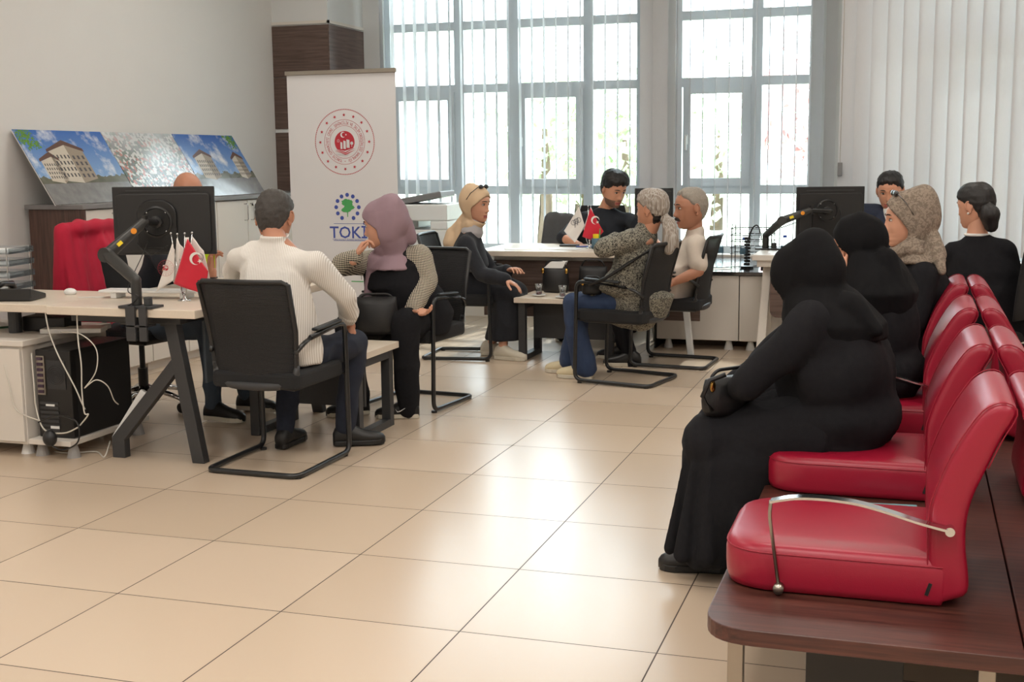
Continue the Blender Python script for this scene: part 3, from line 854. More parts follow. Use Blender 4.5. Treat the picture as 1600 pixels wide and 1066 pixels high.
m = MB().bb(-0.035, 0.07, -0.243, -0.24, 0.235, 0.385)
for k in range(1, 6): m.lathe([(0.009 * k - 0.002, 0), (0.009 * k + 0.001, 0.001)], (0, 0, 0), 20)
m2 = MB().bb(-0.035, 0.07, -0.244, -0.24, 0.24, 0.38)
m2.build('fan_guard', simple('fan_grey', srgb(44, 44, 46), 0.4), pc)
m = MB()
for k in range(1, 6):
    r = 0.0095 * k; m.tube([(0.018 + r * math.cos(t), -0.247, 0.31 + r * math.sin(t)) for t in np.linspace(0, 2 * PI, 25)[:-1]], 0.0014, 6, closed=True)
m.build('fan_rings', M_graphite, pc)
m = MB()
for k in range(7): m.bb(-0.085, 0.02, -0.244, -0.24, 0.03 + k * 0.022, 0.043 + k * 0.022)
m.build('slot_covers', M_graphite, pc)
MB().bb(-0.05, 0.0, -0.246, -0.244, 0.155, 0.165).bb(-0.03, 0.02, -0.246, -0.244, 0.045, 0.058).build('label', M_paper, pc)
MB().bb(0.1003, 0.1010, -0.2, 0.2, 0.03, 0.40).build('side_panel', M_black_plastic, pc)
tag(MB().box((-4.16, 5.30, 0.609), (0.24, 0.16, 0.074), 0.1).build('power_supply_box', M_black_plastic, bevel=0.008), 'black box lying on the low pedestal under the left desk', 'box')
tag(MB().box((-3.985, 5.24, 0.584), (0.30, 0.12, 0.024), 0.35).build('white_tray', M_white_gloss, bevel=0.004), 'flat white tray beside the black box under the left desk', 'tray')
def cable(name, pts, r, mat, label, grp=None):
    n = [V(p) for p in pts]; out = []
    for i in range(len(n) - 1):
        p0, p1, p2, p3 = n[max(i - 1, 0)], n[i], n[i + 1], n[min(i + 2, len(n) - 1)]
        for t in np.linspace(0, 1, 9)[:-1]:
            out.append(0.5 * ((2 * p1) + (-p0 + p2) * t + (2 * p0 - 5 * p1 + 4 * p2 - p3) * t ** 2 + (-p0 + 3 * p1 - 3 * p2 + p3) * t ** 3))
    out.append(n[-1])
    return tag(MB().tube(out, r, 6).build(name, mat, smooth=True), label, 'cable', grp)
def px(u, v, y): return tuple(onY(u, v, y))
cable('white_cable', [px(70, 483, 4.99), px(76, 515, 4.95), px(90, 553, 4.93), px(117, 605, 4.90), px(128, 630, 4.89), px(133, 640, 4.89)], 0.0035, M_cable_white, 'white cable running slanting from the desk edge down the tower')
cable('white_cable', [px(120, 483, 4.99), px(122, 530, 4.93), px(127, 570, 4.90), px(128, 610, 4.89), px(132, 645, 4.88), px(138, 648, 4.88), px(125, 665, 4.88)], 0.0035, M_cable_white, 'white cable hanging straight down in front of the tower')
cable('white_cable', [px(95, 519, 5.0), px(125, 522, 4.94), px(150, 545, 4.92), px(150, 580, 4.90), px(132, 607, 4.89)], 0.003, M_cable_white, 'white cable looping over the upper right of the tower')
cable('white_cable', [px(132, 607, 4.885), px(150, 594, 4.9), px(168, 603, 4.93), px(178, 625, 4.97), px(185, 632, 5.0)], 0.003, M_cable_white, 'white cable arching from the tower to the power strip')
cable('white_cable', [px(49, 552, 4.965), px(53, 600, 4.94), px(57, 640, 4.93), px(70, 672, 4.90), px(100, 677, 4.88), px(122, 668, 4.88)], 0.004, M_cable_white, 'bundle of white cable from the tower sockets down to the shelf')
cable('white_cable', [px(0, 545, 4.92), px(14, 600, 4.91), px(25, 640, 4.90), px(60, 657, 4.89)], 0.003, M_cable_white, 'thin white cable across the front of the low pedestal')
cable('black_cable', [px(60, 660, 4.89), px(90, 650, 4.88), px(120, 660, 4.87), px(122, 690, 4.86), px(100, 703, 4.86), px(82, 697, 4.86), px(70, 680, 4.87)], 0.004, M_black_satin, 'black power cord looped at the bottom of the tower')
cable('grey_cable', [tuple(onZ(85, 706, 0.006)), tuple(onZ(110, 708, 0.006)), tuple(onZ(150, 706, 0.006)), tuple(onZ(163, 714, 0.006)), px(172, 690, 5.1)], 0.004, M_cable_white, 'pale cable lying on the floor by the grey feet of the tower shelf')
cable('green_cable', [(-4.75, 5.15, 0.577), (-4.6, 5.05, 0.577), (-4.5, 5.2, 0.577), (-4.3, 5.42, 0.577)], 0.006, M_cable_green, 'green cable lying on the low pedestal under the desk')
tag(MB().ell(px(78, 685, 4.87), (0.035, 0.03, 0.04)).build('power_plug', M_black_plastic, smooth=True), 'black plug adapter hanging below the computer tower', 'plug')
# power strip leaning on the slanted leg
ps = MB(); a, b = V(px(228, 612, 5.14)), V(px(182, 688, 5.08))
ps.beam(a, b, 0.05, 0.035, hint=(0, 1, 0)); st = ps.build('power_strip', M_white_gloss, bevel=0.008)
tag(st, 'white power strip fixed along the slanted desk leg', 'power strip')

# visitor chairs (cantilever, mesh back) ------------------------------------
def visitor_chair(label):
    root = empty('visitor_chair', (0, 0, 0), 0, label, 'chair', 'black mesh-back visitor chairs')
    w = 0.235
    fr = MB()
    path = [(-w, -0.10, 0.62), (-w, 0.14, 0.645), (-w, 0.235, 0.645), (-w, 0.25, 0.02), (-w, -0.26, 0.014)]
    path = path + [(-p[0], p[1], p[2]) for p in path[::-1]]
    fr.tube(rounded(path, 0.055, 6), 0.0125, 10)
    fr.build('frame', M_tube, root, smooth=True)
    m = MB()
    for s in (-1, 1):
        m.tube(rounded([(s * w, -0.09, 0.622), (s * w, -0.17, 0.60), (s * (w - 0.02), -0.21, 0.56)], 0.03, 4), 0.011, 8)
        m.tube([(s * w, 0.245, 0.41), (s * 0.19, 0.20, 0.395), (s * 0.19, -0.18, 0.395)], 0.010, 8)
    m.tube([(-0.19, -0.18, 0.395), (0.19, -0.18, 0.395)], 0.010, 8)
    m.build('side_bracket', M_tube, root, smooth=True)
    for s in (-1, 1):
        MB().box((s * w, 0.06, 0.658), (0.036, 0.24, 0.014), R=np.array(((1, 0, 0), (0, 1, 0), (0, 0.06, 1)))).build('arm_pad', simple('arm_pad_rubber', srgb(34, 38, 42), 0.45) if 'arm_pad_rubber' not in MATS else MATS['arm_pad_rubber'], root, bevel=0.006)
    seat = MB().prism(roundpoly([(-0.225, -0.22), (0.225, -0.22), (0.225, 0.25), (-0.225, 0.25)], 0.05), 0.392, 0.470)
    seat.build('seat', M_seat_fabric, root, bevel=0.018, bseg=3)
    # back: slightly curved mesh panel in a rim
    def bp(u, t):   # u -1..1, t 0..1 up
        hw = 0.205 + 0.022 * math.sin(t * PI * 0.55)
        return V(u * hw, -0.185 - 0.09 * t - 0.03 * (1 - u * u) + 0.02 * math.sin(t * PI), 0.435 + 0.45 * t - 0.035 * (1 - u ** 4) * (1 - t) ** 3)
    g = MB(); nu, nv = 10, 10
    g.v = [tuple(bp(-1 + 2 * i / nu, j / nv)) for j in range(nv + 1) for i in range(nu + 1)]
    g.f = [(j * (nu + 1) + i, j * (nu + 1) + i + 1, (j + 1) * (nu + 1) + i + 1, (j + 1) * (nu + 1) + i) for j in range(nv) for i in range(nu)]
    g.m = [0] * len(g.f)
    g.build('mesh_back', M_mesh, root, smooth=True, solid=0.003)
    rim = [bp(-1, 0.03), bp(-1, 0.5), bp(-1, 0.97)] + [bp(u, 1.0) for u in np.linspace(-0.88, 0.88, 7)] + [bp(1, 0.97), bp(1, 0.5), bp(1, 0.03)] + [bp(u, 0.0) for u in np.linspace(0.88, -0.88, 7)]
    r = MB().tube(rim, 0.0115, 8, closed=True)
    MB().tube([bp(-1.0, 0.16), bp(-0.99, 0.07), bp(-0.9, 0.02)] + [bp(u, 0.01) for u in np.linspace(-0.75, 0.75, 9)] + [bp(0.9, 0.02), bp(0.99, 0.07), bp(1.0, 0.16)], [0.012, 0.017] + [0.020] * 11 + [0.017, 0.012], 10).build('lower_rail', M_graphite, root, smooth=True)
    r.tube([V(-0.12, -0.15, 0.40), bp(-0.5, 0.02), ], 0.014, 8).tube([V(0.12, -0.15, 0.40), bp(0.5, 0.02)], 0.014, 8)
    r.build('back_frame', M_black_plastic, root, smooth=True)
    for s in (-1, 1):
        for y in (0.22, -0.235):
            MB().cyl((s * (w - 0.012), y, 0.0), (s * (w - 0.012), y, 0.012), 0.016).build('glide', M_black_plastic, root)
    return root
def face_to(dx, dy): return math.atan2(-dx, dy)
vc = visitor_chair('black mesh-back chair under the man in the striped shirt')
vc.location = (-2.80, 5.14, 0); vc.rotation_euler = (0, 0, face_to(0.03, 1))
dup(vc, (-2.73, 6.68, 0), face_to(-0.10, -1), 'black mesh-back chair under the woman in the lilac headscarf')
dup(vc, (-3.06, 8.43, 0), face_to(1, 0.08), 'black mesh-back chair under the woman in the beige headscarf')
dup(vc, (-1.72, 7.74, 0), face_to(-0.98, 0.2), 'black mesh-back chair under the grey ponytail woman')
dup(vc, (-1.54, 8.46, 0), face_to(-1, 0.05), 'black mesh-back chair under the man with the moustache')

# swivel office chairs ---------------------------------------------------------
def swivel_chair(loc_, rz, label):
    root = empty('swivel_chair', loc_, rz, label, 'chair', None)
    m = MB()
    for k in range(5):
        a = 2 * PI * k / 5 + 0.3; d = V(math.cos(a), math.sin(a), 0)
        m.tube([V(0, 0, 0.12) + d * 0.03, V(0, 0, 0.11) + d * 0.15, V(0, 0, 0.075) + d * 0.29], [0.022, 0.018, 0.012], 8)
    m.build('star_base', M_chrome, root, smooth=True)
    for k in range(5):
        a = 2 * PI * k / 5 + 0.3; d = V(math.cos(a), math.sin(a), 0); t = V(-d[1], d[0], 0); c = V(0, 0, 0.03) + d * 0.29
        MB().cyl(c - t * 0.022, c - t * 0.006, 0.029).cyl(c + t * 0.006, c + t * 0.022, 0.029).cyl(c, c + V(0, 0, 0.045), 0.007).build('caster', M_black_satin, root)
    MB().cyl((0, 0, 0.10), (0, 0, 0.24), 0.028).cyl((0, 0, 0.24), (0, 0, 0.40), 0.016).build('gas_lift', M_graphite, root)
    MB().bb(-0.10, 0.10, -0.12, 0.12, 0.385, 0.42).build('tilt_box', M_black_plastic, root, bevel=0.01)
    MB().prism(roundpoly([(-0.24, -0.23), (0.24, -0.23), (0.25, 0.24), (-0.25, 0.24)], 0.07), 0.42, 0.49).build('seat', M_seat_fabric, root, bevel=0.025, bseg=3)
    secs = []
    for t in np.linspace(0, 1, 9):
        z = 0.56 + 0.46 * t; hw = 0.21 + 0.02 * math.sin(t * PI) - 0.03 * t * t
        secs.append((V(0, -0.25 - 0.05 * t, z), V(1, 0, 0), V(0, 1, 0), hw, 0.022))
    MB().eloft(secs, 24).build('backrest', M_seat_fabric, root, smooth=True)
    MB().tube(rounded([(0, -0.08, 0.40), (0, -0.28, 0.40), (0, -0.29, 0.70)], 0.06), 0.02, 8).build('back_arm', M_black_plastic, root, smooth=True)
    for s in (-1, 1):
        MB().tube(rounded([(s * 0.16, 0.02, 0.41), (s * 0.29, 0.02, 0.43), (s * 0.29, 0.0, 0.64)], 0.05), 0.013, 8).bb(s * 0.29 - 0.04, s * 0.29 + 0.04, -0.12, 0.13, 0.64, 0.665).build('armrest', M_black_plastic, root)
    return root
swivel_chair((-4.20, 6.12, 0), face_to(1, -0.15), 'black swivel office chair with chrome base behind the left desk')
swivel_chair((-2.42, 9.95, 0), face_to(0.2, -1), 'swivel chair of the young man at the middle desk')
swivel_chair((-0.13, 9.52, 0), face_to(0, -1), 'swivel chair of the man hidden by the right monitor')
swivel_chair((0.36, 7.10, 0), face_to(-1, 0.45), 'black armchair on castors under the woman with the dark ponytail')

# low coffee tables -------------------------------------------------------------
def low_table(loc_, W, L, label, H=0.45):
    root = empty('low_table', loc_, 0, label, 'table', 'low tables between the visitor chairs')
    MB().bb(-W / 2, W / 2, -L / 2, L / 2, H - 0.035, H).build('tabletop', M_desk_top, root, bevel=0.003)
    t = 0.05
    for s in (-1, 1):
        x = s * (W / 2 - 0.045); m = MB()
        y0, y1 = -L / 2 + 0.04, L / 2 - 0.04
        m.bb(x - t / 2, x + t / 2, y0, y0 + t, 0, H - 0.036).bb(x - t / 2, x + t / 2, y1 - t, y1, 0, H - 0.036)
        m.bb(x - t / 2, x + t / 2, y0 + t, y1 - t, 0, 0.04).bb(x - t / 2, x + t / 2, y0 + t, y1 - t, H - 0.08, H - 0.036)
        m.build('leg_frame', M_graphite, root, bevel=0.002)
    MB().bb(-W / 2 + 0.08, W / 2 - 0.08, -0.02, 0.0, 0.14, H - 0.036).build('stretcher_panel', M_graphite, root)
    return root
low_table((-2.93, 5.86, 0), 0.66, 0.52, 'low pale table with black frame legs beside the striped shirt man')
low_table((-2.28, 8.52, 0), 0.72, 0.50, 'low pale table with tea glasses in front of the middle desk', 0.45)

# middle desk --------------------------------------------------------------------
D2 = empty('office_desk', (-2.2, 9.25, 0), 0, 'white topped desk with brown front panel under the windows, middle of the room', 'desk')
MB().bb(-0.90, 0.78, -0.50, 0.36, 0.70, 0.74).build('desktop', M_desk_top, D2, bevel=0.004)
MB().bb(-0.88, 0.76, -0.34, -0.32, 0.24, 0.66).build('front_panel', M_wenge_h, D2, bevel=0.002)
MB().bb(-0.80, 0.70, -0.32, -0.28, 0.66, 0.70).bb(-0.80, 0.70, 0.20, 0.24, 0.66, 0.70).build('underframe', M_white_gloss, D2)
for (xa, xb, ya, yb) in ((0.62, 0.715, -0.34, -0.43), (-0.78, -0.84, -0.30, -0.32), (0.28, 0.32, 0.22, 0.28), (-0.78, -0.84, 0.22, 0.28)):
    MB().beam((xa, ya, 0.70), (xb, yb, 0.0), 0.045, 0.045).build('leg', M_white_gloss, D2, bevel=0.006)

# low cupboards with black top along the windows ------------------------------------
def low_cupboard(x0, x1, label):
    root = empty('low_cupboard', (x0, 9.13, 0), 0, label, 'cupboard', 'low white cupboards under the black top')
    W = x1 - x0
    MB().bb(0.003, W - 0.003, 0.02, 1.30, 0.07, 0.555).build('body', M_white_lam, root)
    MB().bb(0.004, W - 0.004, 0.0, 0.018, 0.075, 0.552).build('door', M_white_lam, root, bevel=0.002)
    for (a, b) in ((0.08, 0.07), (W - 0.08, 0.07)):
        MB().cone((a, b, 0), (a, b, 0.07), 0.035, 0.018, 14).build('foot', M_white_gloss, root)
    return root
xe = [-1.80, -1.19, -0.56]
low_cupboard(-1.80, -1.19, 'low white cupboard behind the moustache man\'s chair, left of the dark gap')
low_cupboard(-1.19, -0.56, 'low white cupboard partly behind the leg of the right desk')
tag(MB().bb(-1.815, -0.545, 9.115, 10.52, 0.557, 0.582).build('counter', M_black_gloss, bevel=0.002), 'glossy black top over the low cupboards by the window', 'worktop')
tag(MB().bb(-1.815, -1.802, 9.13, 10.5, 0.0, 0.556).build('cupboard_end_panel', M_black_plastic), 'dark side panel at the left end of the low cupboards', 'panel')

# right desk -------------------------------------------------------------------------
D3 = empty('office_desk', (-0.35, 8.98, 0), 0, 'white desk with brown panel carrying the right monitor, behind the black scarf women', 'desk')
MB().bb(-0.70, 0.80, -0.28, 0.30, 0.70, 0.74).build('desktop', M_white_lam, D3, bevel=0.004)
MB().bb(-0.67, 0.76, -0.25, 0.27, 0.655, 0.70).build('underframe', M_white_lam, D3, bevel=0.003)
MB().prism(roundpoly([(-0.58, 0.30), (0.70, 0.30), (0.70, 0.66), (-0.58, 0.66)], [0.06, 0.06, 0.001, 0.001]), -0.02, 0.0, R=np.array(((1, 0, 0), (0, 0, 1), (0, 1, 0))), c=(0, -0.20, 0)).build('front_panel', M_wenge_h, D3)
for (x, y) in ((-0.61, 0.10), (0.70, 0.10), (-0.61, -0.1), (0.70, -0.1)):
    s = 1 if x > 0 else -1
    MB().beam((x, y, 0.655), (x + s * 0.035, y + (0.10 if y > 0 else -0.10), 0.0), 0.06, 0.05).build('leg', M_white_lam, D3, bevel=0.006)
# ================================================================== RED WAITING BENCHES
def platform(x0, x1, y0, y1, side, label):
    root = empty('bench_platform', ((x0 + x1) / 2, y0, 0), 0, label, 'bench', 'wood topped platforms of the waiting seats')
    hw = (x1 - x0) / 2; L = y1 - y0
    r = [0.12 if (side < 0) == (i in (0, 3)) else 0.004 for i in range(4)]
    MB().prism(roundpoly([(-hw, 0), (hw, 0), (hw, L), (-hw, L)], r, 8), 0.312, 0.35).build('wooden_top', M_bench_wood, root, bevel=0.008, bseg=3)
    for y in (0.09, L - 0.12):
        for s in (-1, 1):
            MB().bb(s * (hw - 0.07) - 0.018, s * (hw - 0.07) + 0.018, y - 0.018, y + 0.018, 0, 0.311).build('leg', M_brushed, root, bevel=0.002)
    for y in (0.16, L - 0.3):
        MB().bb(-0.02 - 0.10, 0.10, y, y + 0.14, 0, 0.311).build('pedestal', M_black_satin, root, bevel=0.003)
    MB().bb(-0.12, 0.16, 0.14, L - 0.14, 0.26, 0.311).build('beam', M_black_plastic, root, bevel=0.003)
    return root
platform(-0.43, 0.258, 2.72, 6.70, -1, 'walnut platform under the red seats nearest the open floor')
platform(0.262, 0.95, 2.72, 6.70, 1, 'walnut platform at the right picture edge under the back row')
M_redback = simple('red_leatherette_side', srgb(142, 14, 40), 0.55, var=0.06, scale=8, bump=0.2, bscale=400)
_back_px = [(1449, 930), (1449, 800), (1461, 764), (1480, 721), (1503, 683), (1527, 650), (1542, 636), (1562, 628), (1580, 630), (1593, 642), (1584, 662), (1568, 683), (1542, 736), (1518, 783), (1509, 826), (1509, 864), (1514, 902), (1514, 926), (1508, 935), (1470, 944)]
_back_prof = []
for u, v in _back_px:
    p = onY(u, v, 2.99); _back_prof.append((p[0], max(p[2], 0.352)))
def _resample(pts, n):
    L = np.concatenate([[0], np.cumsum([np.linalg.norm(b_ - a_) for a_, b_ in zip(pts[:-1], pts[1:])])])
    t = np.linspace(0, L[-1], n); A_ = np.array(pts)
    return [V(np.interp(q, L, A_[:, 0]), np.interp(q, L, A_[:, 1])) for q in t]
_NB = 40
_pts = [V(q) for q in _back_prof]
for _it in range(3):      # corner cutting rounds the curve
    _q = [_pts[0]]
    for a_, b_ in zip(_pts[:-1], _pts[1:]): _q += [a_ * .75 + b_ * .25, a_ * .25 + b_ * .75]
    _pts = _q + [_pts[-1]]
_top = max(range(len(_pts)), key=lambda i_: _pts[i_][1] + 0.6 * _pts[i_][0])
_front = _resample(_pts[:_top + 1], _NB); _rear = _resample(_pts[_top:], _NB)[::-1]
_back_prof = _front + _rear[::-1][1:]
def waiting_seat(label, arm=False, rot=0, Yn=2.98, group='red waiting seats'):
    """seat facing -X, built with its near side at Yn; origin on the platform"""
    ox, oy, oz = -0.12, 3.22, 0.35
    root = empty('waiting_seat', (ox, oy, oz), 0, label, 'seat', group)
    cu = MB()
    # seat cushion: soft slab, front corners rounded, slightly crowned
    prof = roundpoly([(-0.425 - ox, -0.24), (0.10 - ox, -0.24), (0.10 - ox, 0.24), (-0.425 - ox, 0.24)], [0.13, 0.01, 0.01, 0.13], 8)
    n = len(prof); rings = []
    c = V(-0.16 - ox, 0)
    for z, k in ((0.002, 0.94), (0.006, 0.975), (0.022, 0.993), (0.05, 1.0), (0.085, 1.0), (0.102, 0.985), (0.113, 0.955), (0.119, 0.90), (0.123, 0.6), (0.124, 0.2)):
        rings.append([V(c[0] + (p[0] - c[0]) * (1 - (1 - k) * 0.9), p[1] * k, z) for p in prof])
    cu.loft(rings)
    co = cu.build('seat_cushion', M_red, root, smooth=True)
    pts = [V(c[0] + (p[0] - c[0]) * 0.992, p[1] * 0.99, 0.099) for p in prof]
    MB().tube(pts, 0.0022, 6, closed=True).build('piping', M_redback, co, smooth=True)
    # backrest: side profile lofted across the width with rounded flanks
    P = [V(x - ox, z - oz) for x, z in _back_prof]; cen = sum(P) / len(P)
    osign = 1 if sum(P[i][0] * P[(i + 1) % len(P)][1] - P[(i + 1) % len(P)][0] * P[i][1] for i in range(len(P))) > 0 else -1
    b = MB(); rings = []
    for y, off in ((-0.238, 0.022), (-0.236, 0.010), (-0.228, 0.003), (-0.21, 0.0), (0.0, -0.001), (0.21, 0.0), (0.228, 0.003), (0.236, 0.010), (0.238, 0.022)):
        ring = []
        m = len(P)
        for i in range(m):
            t = unit(P[(i + 1) % m] - P[i - 1]); nn = V(-t[1], t[0])
            nn = nn * osign
            q = P[i] + nn * off
            ring.append(V(q[0], y, max(q[1], 0.002)))
        rings.append(ring)
    b.loft(rings, cap=False)
    m_ = len(P); last = len(b.v) - m_
    for i in range(_NB - 1):     # flat flanks as strips between the front and the rear curve
        a0, a1 = i, i + 1; r0, r1 = (m_ - i) % m_ if i else m_ - 1, m_ - 1 - i
        r0 = m_ - i if i else m_ - 1
        q = (a0, a1, r1, r0) if r0 != r1 and a1 != r1 else None
        for base_, flip in ((0, 1), (last, 0)):
            idx = [a0, a1, m_ - 1 - i, m_ - i] if i else [a0, a1, m_ - 1]
            idx = [k_ for k_ in dict.fromkeys(idx) if k_ < m_]
            if len(idx) >= 3:
                fc = tuple(base_ + k_ for k_ in idx); b.f.append(fc[::-1] if flip else fc); b.m.append(0)
    bo = b.build('backrest', M_red, root, smooth=True)
    for y in (-0.2345, 0.2345):
        MB().tube([V(p[0], y, p[1]) for p in P[4:52]], 0.0016, 6).build('seam', M_redback, bo, smooth=True)
    m = MB().box((0.118 - 0.0 - ox - 0.055, -0.239, 0.045), (0.008, 0.004, 0.03), R=np.array(((1, 0, 0.3), (0, 1, 0), (-0.3, 0, 1))))
    m.build('fabric_tab', M_black_plastic, root)
    if arm:
        A = MB()
        w = [(-0.304, 0.586), (-0.25, 0.600), (-0.18, 0.603), (-0.10, 0.597), (-0.03, 0.580), (0.04, 0.560), (0.10, 0.548)]
        pts = rounded([V(x - ox, 0, z - oz) for x, z in w], 0.03, 3)
        for i in range(len(pts) - 1):
            pass
        rings = []
        for p in pts:
            rings.append([p + V(0, -0.272, -0.003), p + V(0, -0.240, -0.003), p + V(0, -0.240, 0.003), p + V(0, -0.272, 0.003)])
        A.loft(rings)
        A.cyl((0.105 - ox, -0.268, 0.545 - oz), (0.105 - ox, -0.236, 0.545 - oz), 0.011, 16)
        ao = A.build('armrest', M_chrome, root, smooth=False, auto=40)
        MB().tube(rounded([(-0.303 - ox, -0.252, 0.586 - oz), (-0.306 - ox, -0.252, 0.55 - oz), (-0.281 - ox, -0.250, 0.372 - oz)], 0.02), 0.0045, 8).cyl((-0.281 - ox, -0.262, 0.368 - oz), (-0.281 - ox, -0.236, 0.368 - oz), 0.013, 16).build('arm_strut', M_brushed, root, smooth=True)
    return root
s1 = waiting_seat('nearest red waiting seat, empty, chrome armrest on its near side', True)
s2 = waiting_seat('red waiting seat under the foremost woman in black')
s2.location.y = 3.22 + 0.94
dup(s1, (-0.12, 3.22 + 1.88, 0.35), 0, 'red waiting seat under the second woman in black')
dup(s2, (-0.12, 3.22 + 2.80, 0.35), 0, 'red waiting seat under the woman in the patterned scarf')
for k, lb in enumerate(('nearest red seat of the back row, cut by the right picture edge', 'second nearest red seat of the back row at the right picture edge', 'third red seat of the back row, counted from the near end', 'farthest red seat of the back row, in front of the ponytail woman')):
    dup(s2, (0.49 + 0.12, 3.22 + (0, 0.94, 1.88, 2.80)[k], 0.35), PI, lb)
tag(MB().box((-0.05, 3.80, 0.354), (0.19, 0.12, 0.006), 0.1).build('leaflet', M_teal), 'teal leaflet lying on the platform behind the nearest red seat', 'leaflet')

# ================================================================== MONITORS
def monitor(px4, y, label, cz0=-0.005, yaw=None):
    """px4: left, right, top, bottom in the picture for a screen seen from behind"""
    l, r, t, b = px4
    c = onY((l + r) / 2, (t + b) / 2, y); dist = np.dot(c - _C, V(_F)); s = dist / _fp
    W, Hh = (r - l) * s, (b - t) * s
    root = empty('monitor', tuple(c), math.radians(17.8) if yaw is None else yaw, label, 'monitor')
    # local: +y = away from camera (screen side), x right, z up
    MB().bb(-W / 2, W / 2, 0.0, 0.022, -Hh / 2, Hh / 2).build('housing', M_black_plastic, root, bevel=0.004)
    secs = []
    m = MB()
    m.prism(roundpoly([(-W * 0.46, -Hh * 0.47), (W * 0.46, -Hh * 0.47), (W * 0.46, Hh * 0.40), (-W * 0.46, Hh * 0.40)], 0.02), 0, 0.012, R=np.array(((1, 0, 0), (0, 0, -1), (0, 1, 0))))
    m.build('rear_cover', M_black_plastic, root, bevel=0.005)
    # raised swell around the mount
    cx, cz = -W * 0.06, cz0
    MB().prism(roundpoly([(cx - 0.10, -Hh * 0.40), (cx + 0.10, -Hh * 0.40), (cx + 0.10, 0.06), (cx + 0.05, 0.105), (cx - 0.05, 0.105), (cx - 0.10, 0.06)], 0.03), 0.012, 0.028, R=np.array(((1, 0, 0), (0, 0, -1), (0, 1, 0)))).build('mount_swell', M_black_satin, root, bevel=0.006)
    R3 = np.array(((1, 0, 0), (0, 0, -1), (0, 1, 0)))
    m = MB()
    rr = lambda r_, z_: [V(cx + r_ * math.cos(q), -z_, cz + r_ * math.sin(q)) for q in np.linspace(0, 2 * PI, 33)[:-1]]
    m.loft([rr(0.078, 0.026), rr(0.080, 0.034), rr(0.070, 0.036), rr(0.066, 0.030), rr(0.030, 0.030), rr(0.030, 0.05), rr(0.018, 0.052), rr(0.018, 0.07)])
    m.build('mount_plate', M_black_satin, root, auto=40)
    m = MB()
    for sx in (-1, 1):
        for sz in (-1, 1): m.ell((cx + sx * 0.047, -0.031, cz + sz * 0.047), 0.0045, seg=10, rows=6)
    m.build('mount_screws', M_chrome, root, smooth=True)
    MB().bb(-W / 2 + 0.008, W / 2 - 0.008, 0.022, 0.0225, -Hh / 2 + 0.012, Hh / 2 - 0.008).build('screen', M_black_gloss, root)
    MB().bb(-W * 0.36, W * 0.34, -0.0135, -0.012, Hh * 0.435, Hh * 0.45).build('vent_slot', M_graphite, root)
    mount = root.matrix_basis @ Vector((cx, -0.07, cz))
    return root, V(mount.x, mount.y, mount.z)
M_armgrey = simple('dark_grey_arm_casting', srgb(46, 46, 45), 0.42, var=0.06)
def monitor_arm(base, pts, mount, label, w=0.064, sticker=True):
    """base on desk; pts: post top, elbow, end; then link to the mount"""
    b = V(base); root = empty('monitor_arm', tuple(b), 0, label, 'monitor arm', 'gas spring monitor arms')
    P = [V(p) - b for p in pts]; mt = V(mount) - b
    MB().bb(-0.07, 0.11, -0.05, 0.05, 0.0, 0.012).bb(-0.025, 0.025, -0.062, -0.048, -0.15, 0.012).bb(0.045, 0.085, -0.062, -0.048, -0.15, 0.012).bb(-0.025, 0.085, -0.062, 0.02, -0.085, -0.075).cyl((0.06, 0, 0.012), (0.06, 0, 0.05), 0.020).cyl((0, -0.01, -0.11), (0, -0.01, -0.045), 0.010).cyl((0, -0.01, -0.05), (0, -0.01, -0.044), 0.022).build('clamp', M_graphite, root, bevel=0.002)
    MB().cyl((0, 0, 0.012), P[0] * V(0, 0, 1) + V(0, 0, 0.01), 0.024, 20).build('post', M_armgrey, root, bevel=0.003)
    q0 = V(0, 0, P[0][2])
    MB().cap(q0, P[1], w * 0.42, w * 0.50, 18, 0.9).cyl(P[1] - V(0, 0.03, 0), P[1] + V(0, 0.03, 0), w * 0.55).build('lower_arm', M_armgrey, root, smooth=False, auto=35)
    ua = MB(); d = unit(P[2] - P[1])
    ua.cap(P[1] - d * 0.0, P[2], w * 0.50, w * 0.36, 18, 0.8)
    uo = ua.build('upper_arm', M_armgrey, root, auto=35)
    MB().cap(P[2], mt + V(0.012, -0.02, 0), 0.018, 0.018, 14).cyl(P[2] - V(0, 0, 0.03), P[2] + V(0, 0, 0.03), 0.017).build('tilt_head', M_black_satin, root, auto=35)
    x = unit(np.cross(d, V(0, 1, 0)))
    f = unit(V(_C) - (b + P[1]))
    if sticker:
        c = P[1] * 0.3 + P[2] * 0.7 + f * (w * 0.42); u1 = unit(np.cross(f, V(0, 0, 1))); u2 = np.cross(u1, f)
        rings = [[c + f * z + r_ * (math.cos(q) * u1 + math.sin(q) * u2) for q in np.linspace(0, 2 * PI, 21)[:-1]] for r_, z in ((0.014, -0.012), (0.014, 0.0015), (0.010, 0.002))]
        MB().loft(rings).build('orange_cap', M_orange, uo)
        c = P[1] * 0.68 + P[2] * 0.32 + f * (w * 0.38)
        MB().beam(c - d * 0.014, c + d * 0.014, 0.018, 0.012, hint=f).build('yellow_sticker', M_yellow, uo)
    return root
m1, mt1 = monitor((177, 336, 292, 398), 5.47, 'large black monitor seen from behind on the left desk')
bz = onY(214, 470, 4.97)
monitor_arm((bz[0], 4.97, 0.741), [onY(212, 437, 5.0), onY(168, 398, 5.08), onY(226, 346, 5.26)], mt1, 'black monitor arm clamped to the front edge of the left desk')
cable('arm_cable', [px(232, 375, 5.3), px(222, 400, 5.2), px(208, 430, 5.0), px(200, 455, 4.95), px(216, 463, 4.95), px(205, 475, 4.94), px(193, 480, 4.93)], 0.0025, M_black_satin, 'thin black cable hanging from the left monitor arm')
